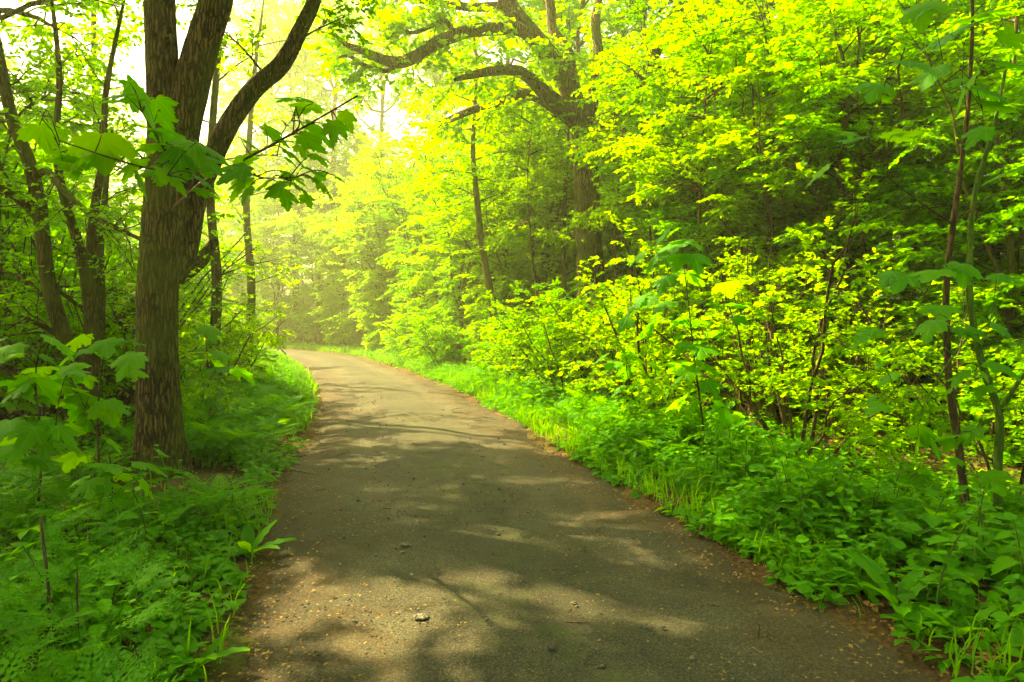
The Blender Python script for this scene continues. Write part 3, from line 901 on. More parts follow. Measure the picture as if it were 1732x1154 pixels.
def leafy(rng, root, org, skel, radii, spots, mat=M_STEM, part='stem', petiole=.05, sub=False, droop=.55):
    """stems given as polylines, and single large leaves hung around the given points"""
    mb = MB()
    S = []
    for P, r in zip(skel, radii):
        Q = catmull(P, 24)
        rr = np.linspace(r[0], r[1], 24) * (1 + .06 * np.sin(np.arange(24) * 1.7))
        tubes(mb, Q[None], rr[None], 8)
        S.append(Q)
    S = np.concatenate(S)
    S = S[len(S) // 12:]
    pet, lv = [], []
    order = sorted(range(len(spots)), key=lambda i: np.linalg.norm(S - np.asarray(spots[i][0]), axis=1).min())
    for i in order:
        pos, size = np.asarray(spots[i][0], float), spots[i][1]
        tgt = pos - np.array([0, 0, size * .1])
        dd = np.linalg.norm((S - tgt) * np.array([1, 1, 1.0]), axis=1) + np.maximum(S[:, 2] - tgt[2], 0) * .6
        sp = S[dd.argmin()]
        hd = nrm((pos - sp) * np.array([1, 1, .2]) + rng.normal(0, .02, 3))
        d = nrm(hd + np.array([0, 0, -droop * rng.uniform(.5, 1.5)]) + rng.normal(0, .2, 3))
        base = pos - d * size * .45
        n = UP + hd * .45 + rng.normal(0, .22, 3)
        L_ = np.linalg.norm(base - sp)
        mid = (sp + base) * .5 + np.array([0, 0, .12 * L_]) + rng.normal(0, .05, 3) * L_
        tw_ = catmull([sp, mid, base], 7)
        pet.append(tw_); lv.append((base, d, n, size))
        if L_ > .22:
            S = np.concatenate([S, tw_[2:-1]])
    tubes(mb, np.stack(pet), np.linspace(.004, .002, 7)[None] * np.ones((len(pet), 1)), 4)
    st = build_at(mb, part, mat, root, org)
    for base, d, n, size in lv:
        if sub:
            place_leaf(MAPLE[rng.integers(5)], base, d, n, size, st, org)
        else:
            place_leaf(MAPLE[rng.integers(5)], base, d, n, size, root, org)
    return st


# --- the big tree left of the path
rt = np.random.default_rng(301)
B0 = at(270, 815, 6.84); B0[2] = gz(B0[0], B0[1])
big = empty('maple_tree', tuple(B0))
tag(big, 'big forked tree with furrowed brown bark standing left of the path', 'tree')
Y0 = 6.84
wood = MB()
tr = [B0 + [0, 0, -.2], at(271, 770, Y0), at(267, 620, Y0), at(268, 480, Y0), at(281, 340, Y0), at(284, 250, Y0), at(276, 150, Y0), at(270, 0, Y0), at(262, -220, 6.9), at(280, -600, 7.0), at(270, -1000, 7.2), at(290, -1500, 7.3)]
bark_tube(wood, tr, [.26, .215, .19, .19, .205, .19, .15, .145, .13, .11, .08, .03], 420, 110, rt, ridge=.08, flare=.7, kx=24, kz=4.0, wobble=.02)
build_at(wood, 'trunk', M_BARK, big, B0)
limbs = []
l1 = [at(292, 330, 6.86), at(302, 250, 6.86), at(322, 150, 6.85), at(347, 60, 6.85), at(366, 0, 6.85), at(410, -180, 6.9), at(430, -500, 6.9), at(520, -900, 7.0), at(560, -1300, 7.2)]
wood = MB(); bark_tube(wood, l1, [.15, .175, .17, .155, .15, .125, .10, .06, .02], 220, 80, rt, ridge=.08, kx=20, kz=4.0, wobble=.02)
build_at(wood, 'limb', M_BARK, big, B0)
l2 = [at(288, 470, 7.0), at(312, 425, 7.1), at(330, 340, 7.2), at(357, 275, 7.3), at(385, 215, 7.35), at(430, 150, 7.4), at(475, 110, 7.4), at(508, 50, 7.4), at(535, -10, 7.45), at(560, -120, 7.5), at(640, -300, 7.6), at(690, -520, 7.7)]
wood = MB(); bark_tube(wood, l2, [.13, .125, .115, .11, .105, .10, .092, .08, .07, .06, .045, .02], 260, 40, rt, ridge=.1, kx=8, kz=3.0, wobble=.06)
build_at(wood, 'limb', M_BARK, big, B0)
# upper boughs and the crown above the frame
wood, crown = MB(), MB()
boughs = []
TR, L1c, L2c = catmull(tr, 60), catmull(l1, 60), catmull(l2, 60)
for src, lo, hi, nb, ln in ((TR, 30, 58, 22, 4.2), (L1c, 26, 58, 20, 4.2), (L2c, 38, 58, 9, 2.2)):
    for k in range(nb):
        i = int(lo + (hi - lo) * (k + rt.random()) / nb)
        b = src[i]; a = k * 2.4 + rt.normal(0, .4); e = rt.uniform(.05, .6)
        L = ln * rt.uniform(.6, 1.1) * (1 - .4 * k / nb)
        D = np.array([math.cos(a) * math.cos(e), math.sin(a) * math.cos(e), math.sin(e)])
        if b[2] < 6.5:                       # keep the first boughs above the frame clear of the lens
            D[2] = abs(D[2]) + .3
        pts = [b] + [b + D * L * f + rt.normal(0, .12, 3) * L * f * .5 for f in (.3, .6, 1.0)]
        boughs.append(np.array(pts))
BP = np.stack([catmull(b, 9) for b in boughs])
tubes(wood, BP, np.linspace(.045, .012, 9)[None] * np.ones((len(BP), 1)), 6)
grown(wood, crown, rt, boughs, 8, 9, 9, (.7, 1.6), (.4, .8), (.10, .17), diamond(.38), t0=.2)
# thin twigs off the leaning limb, inside the frame
tw = [np.array([L2c[i], L2c[i] + [dx * .4, dy, dz * .5], L2c[i] + [dx, dy * 1.6, dz]]) for i, dx, dy, dz in ((20, -.5, -.2, .5), (24, .5, .1, .35), (28, .7, -.3, .2), (33, .4, .3, .6), (36, .8, -.2, .1), (40, .7, .2, .45), (30, -.4, .2, .6), (42, -.5, -.2, .4), (34, 1.0, .5, .3), (38, 1.1, -.5, .0), (41, 1.2, .4, .2))]
tw += [np.array([L1c[i], L1c[i] + [dx * .4, dy, dz * .5], L1c[i] + [dx, dy * 1.6, dz]]) for i, dx, dy, dz in ((14, .4, -.35, .2), (18, -.5, -.3, .3), (21, .6, -.3, .3), (24, .5, -.4, -.1))]
tubes(wood, np.stack([catmull(b, 7) for b in tw]), np.linspace(.014, .006, 7)[None] * np.ones((len(tw), 1)), 5)
grown(wood, crown, rt, tw, 6, 5, 8, (.3, .8), (.2, .45), (.05, .085), ovate(.36), t0=.2, r2=.006)
tag(build_at(wood, 'boughs', M_TWIG, big, B0), kind='stuff')
build_at(crown, 'crown', M_CANOPY, big, B0, smooth=False)
# low leafy branch reaching towards the camera
skel = [[at(296, 350, 6.66), at(340, 310, 5.4), at(400, 277, 4.1), at(470, 240, 3.8), at(540, 200, 3.65), at(605, 162, 3.55)],
        [at(385, 284, 4.3), at(330, 290, 3.9), at(285, 262, 3.7), at(240, 190, 3.6)],
        [at(330, 290, 3.9), at(255, 285, 3.65), at(190, 268, 3.5), at(100, 238, 3.4)],
        [at(400, 277, 4.1), at(440, 300, 3.9), at(500, 300, 3.7)], [at(470, 240, 3.8), at(505, 215, 3.7), at(500, 180, 3.6)]]
px = [(200, 168, 72), (248, 172, 84), (75, 230, 66), (140, 260, 96), (175, 252, 80), (265, 218, 52), (255, 248, 56), (290, 232, 60), (303, 262, 60), (272, 292, 62), (297, 302, 54), (245, 312, 52), (330, 247, 60), (352, 272, 62), (372, 262, 54),
      (392, 292, 60), (356, 312, 54), (402, 316, 50), (430, 245, 52), (440, 312, 48), (462, 320, 46), (484, 334, 42), (488, 165, 48), (516, 180, 54), (510, 206, 44), (470, 228, 46), (546, 226, 54), (566, 226, 52), (530, 242, 52), (500, 262, 48),
      (542, 268, 42), (536, 288, 48), (500, 300, 44), (516, 322, 44), (552, 318, 46), (590, 205, 40), (415, 262, 50), (322, 285, 56), (220, 285, 60), (110, 275, 62)]
spots = []
for u_, v_, w_ in px:
    Yd = 3.45 + .5 * rt.random() + (0.2 if u_ > 380 else 0)
    spots.append((at(u_, v_, Yd), w_ / F * Yd * rt.uniform(.9, 1.15)))
    if rt.random() < .75:
        spots.append((at(u_ + rt.normal(0, 16), v_ + rt.normal(0, 12), Yd + rt.uniform(-.1, .25)), w_ / F * Yd * rt.uniform(.5, .9)))
leafy(rt, big, B0, skel, [(.02, .004), (.008, .003), (.007, .003), (.006, .003), (.006, .003)], spots, mat=M_TWIG, part='branch', sub=True)

# --- many-stemmed tree at the left edge
rt = np.random.default_rng(302)
C0 = at(150, 775, 8.0); C0[2] = gz(C0[0], C0[1])
mst = empty('many_stemmed_tree', tuple(C0))
tag(mst, 'crooked many-stemmed tree with a leaning trunk at the left edge of the picture', 'tree')
wood = MB()
bark_tube(wood, [C0 + [0, 0, -.2], at(148, 730, 8.0), at(145, 670, 8.0), at(150, 610, 8.02), at(158, 570, 8.05)], [.17, .15, .13, .125, .11], 80, 32, rt, ridge=.09, flare=.5, kx=8)
build_at(wood, 'trunk', M_BARK2, mst, C0)
stems = [([at(148, 680, 8.0), at(122, 605, 7.95), at(98, 540, 7.9), at(80, 470, 7.9), at(72, 400, 7.9), at(66, 340, 7.9), at(48, 270, 7.9), at(22, 205, 7.9), at(5, 130, 7.95), at(-15, 20, 8.0), at(-40, -160, 8.0), at(-30, -420, 8.1)], [.11, .105, .10, .095, .092, .095, .085, .08, .07, .06, .05, .02]),
         ([at(158, 580, 8.05), at(150, 500, 8.1), at(140, 440, 8.2), at(122, 380, 8.3), at(105, 320, 8.3), at(95, 240, 8.4), at(100, 120, 8.5), at(80, -60, 8.5)], [.10, .085, .08, .07, .06, .05, .04, .02]),
         ([at(160, 585, 8.05), at(158, 500, 8.1), at(155, 420, 8.15), at(162, 340, 8.2), at(175, 260, 8.25), at(180, 150, 8.3), at(210, 0, 8.4)], [.09, .07, .065, .055, .045, .04, .02]),
         ([at(168, 585, 8.1), at(172, 500, 8.3), at(170, 420, 8.5), at(178, 330, 8.6), at(190, 220, 8.7)], [.07, .055, .05, .04, .02]),
         ([at(70, 375, 7.9), at(35, 340, 7.8), at(0, 318, 7.7), at(-50, 300, 7.6)], [.06, .05, .045, .03]),
         ([at(58, 300, 7.9), at(80, 290, 7.8), at(105, 320, 7.6), at(150, 360, 7.4), at(195, 385, 7.25), at(236, 404, 7.1)], [.05, .045, .04, .036, .03, .022]),
         ([at(75, 470, 7.9), at(110, 500, 8.3), at(150, 520, 8.6), at(200, 480, 9.0)], [.03, .028, .025, .012]),
         ([at(110, 575, 7.9), at(60, 545, 7.8), at(0, 520, 7.6)], [.035, .03, .015]), ([at(95, 530, 7.9), at(40, 470, 8.2), at(-10, 455, 8.3)], [.03, .025, .012])]
for pts, rr in stems:
    wood = MB(); bark_tube(wood, pts, np.array(rr) * .84, 120, 18, rt, ridge=.07, kx=6, wobble=.09)
    build_at(wood, 'stem', M_BARK2, mst, C0)
wood, crown = MB(), MB()
grown(wood, crown, rt, [np.array(s[0]) for s in stems], 13, 6, 8, (.4, 1.2), (.2, .5), (.05, .09), ovate(.36), t0=.15, r2=.009, flat=.8, keep=.75)
tag(build_at(wood, 'twigs', M_TWIG, mst, C0), kind='stuff')
build_at(crown, 'crown', M_DEEP, mst, C0, smooth=False)

# --- leaning dead trunk behind the big tree
rt = np.random.default_rng(303)
D0 = at(120, 655, 9.6); D0[2] = gz(D0[0], D0[1])
wood = MB(); bark_tube(wood, [D0 + [-.6, 0, -.1], at(150, 600, 9.6), at(205, 550, 9.5), at(245, 505, 9.5), at(300, 470, 9.4), at(340, 440, 9.4), at(365, 405, 9.4)], [.15, .14, .13, .125, .11, .10, .05], 110, 26, rt, ridge=.1, wobble=.1)
o = build_at(wood, 'leaning_log', M_BARK, None, D0); o.location = tuple(D0)
tag(o, 'dark dead trunk leaning diagonally behind the big forked tree', 'log')

# --- slender upright trees left, seen between the big tree and the bend
for u_, v0, Yd, r, lab, top in ((352, 640, 13.0, .11, 'slender dark tree standing just behind the big forked tree', (372, 60)), (415, 622, 19.0, .13, 'slim far tree trunk left of the bright bend', (428, 150)), (190, 640, 15.0, .10, 'thin dark tree seen between the many-stemmed tree and the big forked tree', (160, -50))):
    g0 = at(u_, v0, Yd); g0[2] = gz(g0[0], g0[1])
    t_ = empty('slender_tree', tuple(g0)); tag(t_, lab, 'tree')
    tp_ = at(top[0], top[1], Yd)
    wood, crown = MB(), MB()
    pts = [g0 + [0, 0, -.1], g0 * .7 + tp_ * .3 + [.1, 0, 0], g0 * .4 + tp_ * .6 + [-.1, 0, 0], tp_, tp_ + [.3, 0, 2.5]]
    bark_tube(wood, pts, [r, r * .85, r * .7, r * .5, .02], 110, 18, rt, ridge=.08, flare=.3)
    C_ = catmull(pts, 40)
    bg_ = []
    for k in range(9):
        b = C_[10 + int(k * 3)]; a = k * 2.4; L = rt.uniform(.8, 1.8)
        D = np.array([math.cos(a), math.sin(a), .35])
        bg_.append(np.array([b, b + D * L * .5, b + D * L + [0, 0, -.1]]))
    tubes(wood, np.stack([catmull(b, 6) for b in bg_]), np.linspace(.02, .006, 6)[None] * np.ones((9, 1)), 5)
    grown(wood, crown, rt, bg_, 5, 5, 7, (.4, .8), (.25, .5), (.06, .11), ovate(.34), r2=.007)
    build_at(wood, 'trunk', M_BARK2, t_, g0); build_at(crown, 'crown', M_YOUNG, t_, g0, smooth=False)

# --- the old oak right of the path
rt = np.random.default_rng(304)
YO = 17.0
O0 = at(1000, 654, YO); O0[2] = gz(O0[0], O0[1])
oak = empty('oak_tree', tuple(O0))
tag(oak, 'old oak with a thick straight trunk and crooked sweeping limbs right of the path', 'tree')
wood = MB()
bark_tube(wood, [O0 + [0, 0, -.3], at(1001, 600, YO), at(999, 500, YO), at(996, 400, YO), at(992, 300, YO), at(986, 230, YO), at(978, 180, YO)], [.46, .38, .345, .33, .31, .33, .30], 260, 56, rt, ridge=.1, flare=.5, kx=12, kz=2.2)
build_at(wood, 'trunk', M_OAK, oak, O0)
ol = [([at(985, 235, YO), at(968, 165, YO), at(940, 110, YO - .1), at(910, 70, YO - .3), at(885, 40, YO - .4), at(862, 10, YO - .4), at(830, -60, YO - .6), at(800, -180, YO - .8), at(820, -330, YO - 1)], [.28, .26, .24, .23, .215, .20, .17, .12, .05]),
      ([at(905, 62, YO - .3), at(872, 48, YO - .6), at(840, 50, YO - .8), at(800, 52, YO - 1.0), at(765, 62, YO - 1.1), at(735, 75, YO - 1.2), at(705, 95, YO - 1.2), at(672, 106, YO - 1.2), at(640, 98, YO - 1.2), at(612, 85, YO - 1.2), at(585, 75, YO - 1.3), at(560, 52, YO - 1.3)], [.17, .165, .16, .155, .15, .15, .14, .13, .11, .085, .06, .03]),
      ([at(978, 200, YO), at(945, 175, YO - .3), at(915, 150, YO - .6), at(888, 125, YO - .9), at(858, 118, YO - 1.1), at(825, 122, YO - 1.3), at(795, 128, YO - 1.4), at(768, 135, YO - 1.5)], [.2, .18, .16, .14, .125, .105, .085, .04]),
      ([at(976, 210, YO), at(940, 182, YO - .2), at(905, 162, YO - .2), at(875, 160, YO - .1), at(850, 170, YO), at(825, 178, YO + .1), at(790, 190, YO + .1), at(755, 205, YO + .2), at(735, 212, YO + .2)], [.18, .16, .14, .13, .14, .115, .10, .08, .04]),
      ([at(988, 225, YO), at(1003, 160, YO + .3), at(1012, 100, YO + .6), at(1008, 30, YO + .8), at(1020, -60, YO + 1), at(1010, -220, YO + 1.2)], [.2, .16, .14, .12, .10, .04]),
      ([at(975, 180, YO), at(965, 120, YO + .2), at(958, 85, YO + .3), at(935, 50, YO + .5), at(930, 0, YO + .6), at(915, -120, YO + .8), at(930, -280, YO + 1)], [.2, .165, .155, .14, .13, .10, .04]),
      ([at(672, 106, YO - 1.2), at(655, 120, YO - 1.2), at(620, 112, YO - 1.1), at(590, 95, YO - 1.0), at(568, 98, YO - 1)], [.07, .06, .05, .04, .02]),
      ([at(770, 60, YO - 1.1), at(758, 40, YO - 1.1), at(745, 38, YO - 1.2), at(700, 55, YO - 1.4), at(670, 48, YO - 1.5)], [.07, .065, .06, .045, .02]),
      ([at(862, 10, YO - .4), at(825, 12, YO - .5), at(790, 12, YO - .6), at(745, 5, YO - .7), at(700, 0, YO - .8), at(650, -10, YO - .9)], [.12, .11, .10, .09, .06, .03]),
      ([at(990, 225, YO), at(1040, 190, YO - .4), at(1075, 150, YO - .8), at(1095, 115, YO - 1), at(1115, 70, YO - 1.2), at(1140, 25, YO - 1.4), at(1165, -30, YO - 1.6), at(1200, -160, YO - 2)], [.17, .15, .15, .15, .15, .14, .12, .05])]
wood, crown = MB(), MB()
for pts, rr in ol:
    w1 = MB(); bark_tube(w1, pts, rr, 120, 24, rt, ridge=.1, kx=7, kz=2.4, wobble=.09)
    build_at(w1, 'limb', M_OAK, oak, O0)
grown(wood, crown, rt, [np.array(p[0]) for p in ol], 13, 7, 8, (.5, 1.5), (.3, .65), (.11, .17), ovate(.38), t0=.12, r2=.012, flat=.9, droop=.2, tilt=.6)
grown(wood, crown, rt, [np.array(p[0]) for p in ol] + [np.array([O0 + [0, 0, 2.5], at(992, 300, YO), at(978, 180, YO)])], 9, 4, 6, (.25, .6), (.15, .3), (.09, .14), ovate(.38), t0=.02, r2=.006, flat=1.0, droop=.2, tilt=.6)
tag(build_at(wood, 'twigs', M_TWIG, oak, O0), kind='stuff')
build_at(crown, 'crown', M_YOUNG, oak, O0, smooth=False)


# --- single trunks that stand out right of the path
def trunk_tree(name, lab, pts, rr, bark, leafm, rng, nb=22, L=(1.0, 2.4), lo=.35, leaf=(.07, .12), J=9, flare=.35):
    g0 = np.array(pts[0]); g0[2] = gz(g0[0], g0[1])
    t_ = empty(name, tuple(g0)); tag(t_, lab, 'tree')
    pts = [g0 + [0, 0, -.15]] + [np.array(p) for p in pts[1:]]
    wood, crown = MB(), MB()
    bark_tube(wood, pts, rr, 130, 22, rng, ridge=.08, flare=flare, kx=7)
    C_ = catmull(pts, 60)
    bg_ = []
    for k in range(nb):
        i = int(60 * (lo + (.97 - lo) * (k + .5) / nb)); b = C_[i]; a = k * 2.4 + rng.normal(0, .3); l_ = rng.uniform(*L)
        D = np.array([math.cos(a), math.sin(a), rng.uniform(.05, .5)])
        bg_.append(np.array([b, b + D * l_ * .5, b + D * l_ + [0, 0, -.15 * l_]]))
    tubes(wood, np.stack([catmull(b, 6) for b in bg_]), np.linspace(.024, .006, 6)[None] * np.ones((nb, 1)), 5)
    grown(wood, crown, rng, bg_, 9, 6, J, (.4, .9), (.25, .5), leaf, ovate(.34), r2=.008, flat=.15)
    build_at(wood, 'trunk', bark, t_, g0); build_at(crown, 'crown', leafm, t_, g0, smooth=False)
    return t_


rt = np.random.default_rng(305)
trunk_tree('slender_tree', 'slim curved tree with a bare lower trunk at the right verge of the path', [at(832, 640, 19.4), at(834, 590, 19.4), at(833, 520, 19.4), at(822, 455, 19.4), at(813, 400, 19.4), at(807, 340, 19.4), at(800, 250, 19.4), at(806, 120, 19.4), at(800, 40, 19.4)], [.12, .11, .105, .10, .095, .085, .07, .04, .02], M_BARK2, M_YOUNG, rt, lo=.5)
trunk_tree('slender_tree', 'thin tree with a straight stem close behind the slim curved tree', [at(862, 620, 22.5), at(860, 520, 22.5), at(857, 420, 22.5), at(860, 330, 22.5), at(866, 180, 22.5)], [.09, .08, .075, .06, .02], M_BARK2, M_YOUNG, rt, lo=.45)
trunk_tree('slender_tree', 'far tree with a short dark trunk at the verge near the bend', [at(682, 592, 36), at(678, 545, 36), at(672, 480, 36), at(665, 380, 36), at(655, 280, 36)], [.22, .19, .17, .13, .03], M_BARK2, M_YOUNG, rt, L=(1.5, 3.5), lo=.3, leaf=(.1, .17), nb=26)
trunk_tree('forest_tree', 'mossy mid-sized trunk half hidden by leaves in the right-hand wood', [at(1340, 640, 15.5), at(1342, 560, 15.5), at(1345, 450, 15.5), at(1352, 370, 15.5), at(1362, 250, 15.6), at(1340, 100, 15.7), at(1350, -120, 15.8), at(1340, -330, 15.8)], [.21, .185, .175, .165, .15, .12, .09, .03], M_OAK, M_CANOPY, rt, lo=.55, L=(1.4, 3.0))
trunk_tree('slender_tree', 'thin upright tree between the oak and the slim curved tree', [at(955, 640, 18.5), at(957, 540, 18.5), at(953, 440, 18.5), at(955, 340, 18.5), at(962, 250, 18.5), at(958, 120, 18.5)], [.07, .065, .06, .055, .045, .015], M_BARK2, M_YOUNG, rt, lo=.35, L=(.8, 1.8))
trunk_tree('forest_tree', 'leaning tree with a dark bent top in the upper part of the right-hand wood', [at(1420, 640, 13), at(1435, 500, 13), at(1450, 350, 13), at(1468, 200, 13), at(1490, 90, 13), at(1520, 10, 13), at(1550, -120, 13)], [.14, .12, .11, .10, .09, .08, .03], M_BARK2, M_YOUNG, rt, lo=.35, L=(1.0, 2.2))

for (u0, v0, u1, v1, Yd, r, lab) in ((1205, 690, 1195, 150, 12.0, .032, 'thin pale stem just behind the tiered maple sapling'), (1110, 670, 1085, 200, 13.5, .03, 'thin bare stem between the oak and the tiered maple sapling'), (1475, 690, 1450, 120, 11.0, .035, 'thin stem left of the tall maple sapling in the right-hand wood'), (1545, 700, 1570, 60, 11.6, .04, 'thin slightly leaning stem behind the tall maple sapling'), (1690, 690, 1720, 30, 9.5, .05, 'brown leaning stem behind the pale-stemmed sapling at the right edge'), (1035, 650, 1050, 260, 15.2, .035, 'thin stem standing close right of the oak trunk'), (905, 645, 893, 280, 17.5, .03, 'thin stem standing left of the oak trunk')):
    trunk_tree('slender_tree', lab, [at(u0, v0, Yd), at(u0 + .3 * (u1 - u0) + rt.normal(0, 8), v0 + .3 * (v1 - v0), Yd), at(u0 + .65 * (u1 - u0) + rt.normal(0, 10), v0 + .65 * (v1 - v0), Yd), at(u1, v1, Yd), at(u1 + 15, v1 - 120, Yd)], [r, r * .85, r * .7, r * .45, .006], M_DEAD, M_YOUNG, rt, nb=9, L=(.5, 1.1), lo=.5, leaf=(.07, .11), J=7, flare=.1)

# --- maple saplings with large single leaves
rt = np.random.default_rng(306)
def sapling(lab, skel, radii, px, Yd, dY=.35, mat=M_TWIG, extra=0, droop=.55):
    g0 = np.array(skel[0][0]); g0[2] = gz(g0[0], g0[1])
    skel[0][0] = g0 + [0, 0, -.05]
    s_ = empty('maple_sapling', tuple(g0)); tag(s_, lab, 'sapling')
    spots = []
    for u_, v_, w_ in px:
        d_ = Yd + rt.uniform(-dY, dY)
        spots.append((at(u_, v_, d_), w_ / F * d_ * rt.uniform(.85, 1.2)))
        if rt.random() < .5:
            spots.append((at(u_ + rt.normal(0, 18), v_ + rt.normal(0, 14), d_ + rt.uniform(-.15, .15)), w_ / F * d_ * rt.uniform(.4, .8)))
    leafy(rt, s_, g0, skel, radii, spots, mat=mat, droop=droop)
    return s_


Yc = 7.4
sapling('maple sapling with tiers of broad bright leaves above the right verge', [[at(1190, 795, Yc), at(1189, 720, Yc), at(1176, 620, Yc), at(1165, 520, Yc), at(1158, 460, Yc), at(1152, 405, Yc)]], [(.013, .004)],
        [(1115, 405, 50), (1105, 437, 58), (1135, 420, 56), (1150, 405, 42), (1178, 442, 56), (1145, 440, 46), (1120, 480, 38), (1175, 472, 50), (1065, 520, 48), (1085, 510, 52), (1120, 515, 38), (1100, 545, 52), (1145, 545, 42), (1170, 545, 46),
         (1230, 485, 52), (1215, 515, 42), (1250, 515, 42), (1208, 560, 38), (1155, 585, 34), (1185, 590, 56), (1145, 620, 42), (1165, 632, 38), (1140, 645, 42), (1205, 655, 42), (1155, 672, 42), (1168, 688, 34), (1135, 690, 42), (1140, 720, 46), (1230, 702, 52), (1200, 622, 42), (1255, 540, 34), (1055, 548, 32), (1090, 560, 38)], Yc)
Ys = 5.6
sapling('tall maple sapling with a straight brown stem at the right edge', [[at(1640, 872, Ys), at(1622, 760, Ys), at(1606, 650, Ys), at(1600, 500, Ys), at(1612, 380, Ys), at(1630, 250, Ys), at(1640, 150, Ys), at(1645, 20, Ys), at(1640, -120, Ys)], [at(1612, 380, Ys), at(1560, 345, Ys - .2), at(1500, 300, Ys - .4)], [at(1612, 380, Ys), at(1680, 330, Ys - .3), at(1740, 300, Ys - .6)]], [(.036, .008), (.007, .003), (.007, .003)],
        [(1545, 105, 92), (1600, 58, 84), (1572, 130, 66), (1625, 152, 66), (1682, 152, 84), (1715, 108, 66), (1720, 62, 66), (1700, 288, 80), (1690, 180, 56), (1575, 462, 56), (1630, 460, 58), (1522, 476, 54), (1592, 526, 58), (1570, 556, 48), (1640, 562, 54), (1500, 470, 48), (1380, 295, 50), (1440, 235, 48), (1530, 225, 52), (1660, 20, 70), (1560, 20, 70), (1480, 150, 56), (1650, 230, 52)], 5.1, .35)
sapling('slim pale-stemmed maple sapling with a kinked forked stem at the right edge', [[at(1688, 880, 5.5), at(1688, 780, 5.5), at(1690, 700, 5.5), at(1662, 620, 5.5), at(1642, 520, 5.5), at(1640, 420, 5.5), at(1650, 320, 5.5), at(1680, 220, 5.5), at(1700, 120, 5.6)], [at(1690, 700, 5.5), at(1720, 650, 5.4), at(1760, 600, 5.3)], [at(1645, 560, 5.5), at(1600, 620, 5.2), at(1560, 690, 5.0)]], [(.036, .012), (.02, .012), (.009, .004)],
        [(1545, 762, 56), (1582, 752, 58), (1562, 735, 46), (1592, 740, 46), (1680, 812, 48), (1440, 582, 60), (1470, 562, 52), (1525, 582, 50), (1705, 560, 56), (1715, 470, 50), (1620, 640, 46), (1660, 660, 46), (1500, 640, 42), (1700, 620, 50), (1480, 690, 44), (1640, 735, 48)], 5.2, .4, mat=M_STEM)
sapling('small maple seedling with pale new leaves under the oak', [[at(1090, 760, 8.8), at(1085, 700, 8.8), at(1075, 655, 8.8), at(1060, 610, 8.8)]], [(.007, .003)], [(1015, 605, 32), (1035, 618, 34), (1060, 605, 34), (1080, 612, 32), (1030, 640, 30), (1058, 632, 34), (1098, 640, 30), (1070, 650, 30), (1110, 620, 28), (1045, 660, 28)], 8.8, .2)
for lab, sk, n_, (u0, u1, v0, v1), Yd in (
        ('low maple sapling with broad dark leaves at the left edge', [[at(60, 905, 5.0), at(70, 760, 5.0), at(60, 640, 5.0), at(75, 560, 5.0)], [at(68, 740, 5.0), at(20, 680, 5.0)]], 22, (-10, 130, 570, 800), 5.0),
        ('low maple sapling with broad dark leaves in front of the many-stemmed tree', [[at(175, 870, 5.6), at(165, 740, 5.6), at(170, 640, 5.6), at(180, 590, 5.6)], [at(168, 740, 5.6), at(130, 660, 5.6)]], 22, (100, 232, 575, 790), 5.6),
        ('low broad-leaved maple seedling at the foot of the big forked tree', [[at(185, 900, 4.9), at(190, 830, 4.9), at(185, 770, 4.9)]], 10, (130, 260, 740, 840), 4.9),
        ('leafy maple sapling in the sun right behind the big forked tree', [[at(352, 760, 8.7), at(355, 680, 8.7), at(350, 600, 8.7), at(345, 540, 8.7)]], 18, (310, 430, 560, 720), 8.7)):
    px = [(rt.uniform(u0, u1), rt.uniform(v0, v1), rt.uniform(40, 66) * (5.2 / Yd) ** .8) for _ in range(n_)]
    sapling(lab, sk, [(.012, .004), (.006, .003)][:len(sk)], px, Yd, .4)

# --- coppiced stump with upright shoots, and dead wood round it
rt = np.random.default_rng(307)
S0 = at(1285, 735, 10.2); S0[2] = gz(S0[0], S0[1])
st = empty('coppice_stump', tuple(S0)); tag(st, 'brown coppiced stump with many bare upright shoots in the right-hand undergrowth', 'stump')
wood = MB()
bark_tube(wood, [S0 + [.05, 0, -.2], S0 + [.05, 0, .15], S0 + [0, 0, .45], S0 + [-.25, 0, .85], S0 + [-.5, 0, 1.25]], [.26, .2, .17, .10, .05], 60, 28, rt, ridge=.18, flare=.5, wobble=.15)
build_at(wood, 'stump', M_DEAD, st, S0)
for k in range(17):
    b = S0 + [rt.uniform(-.3, .25), rt.uniform(-.2, .2), .05]
    tp_ = at(rt.uniform(1225, 1310), rt.uniform(400, 540), 10.2 + rt.uniform(-.3, .4))
    wood = MB(); tubes(wood, catmull([b, b * .5 + tp_ * .5 + rt.normal(0, .05, 3), tp_], 10)[None], np.linspace(rt.uniform(.012, .028), .006, 10)[None], 6)
    build_at(wood, 'shoot', M_TWIG, st, S0)
crown, wood = MB(), MB()
grown(wood, crown, rt, [np.array([S0 + [rt.uniform(-.3, .3), 0, .4], S0 + [rt.uniform(-.5, .5), 0, 1.6], S0 + [rt.uniform(-.6, .6), 0, 2.6]]) for _ in range(5)], 6, 5, 6, (.3, .6), (.2, .35), (.05, .08), ovate(.36), t0=.5, r2=.005)
tag(build_at(wood, 'twigs', M_TWIG, st, S0), kind='stuff'); build_at(crown, 'crown', M_YOUNG, st, S0, smooth=False)


def dead_branch(name, lab, lines, mat=M_DEAD):
    g0 = np.array(lines[0][0][0])
    wood = MB()
    for pts, (ra, rb) in lines:
        bark_tube(wood, pts, np.linspace(ra, rb, len(pts)), 60, 12, rt, ridge=.12, kx=4, wobble=.12)
    o = build_at(wood, name, mat, None, g0); o.location = tuple(g0)
    tag(o, lab, 'branch')


def gp(u_, v_, lift=.04):
    Yd = CAMH * F / (v_ - HOR)
    p = at(u_, v_, Yd); p[2] = gz(p[0], p[1]) + lift
    return p


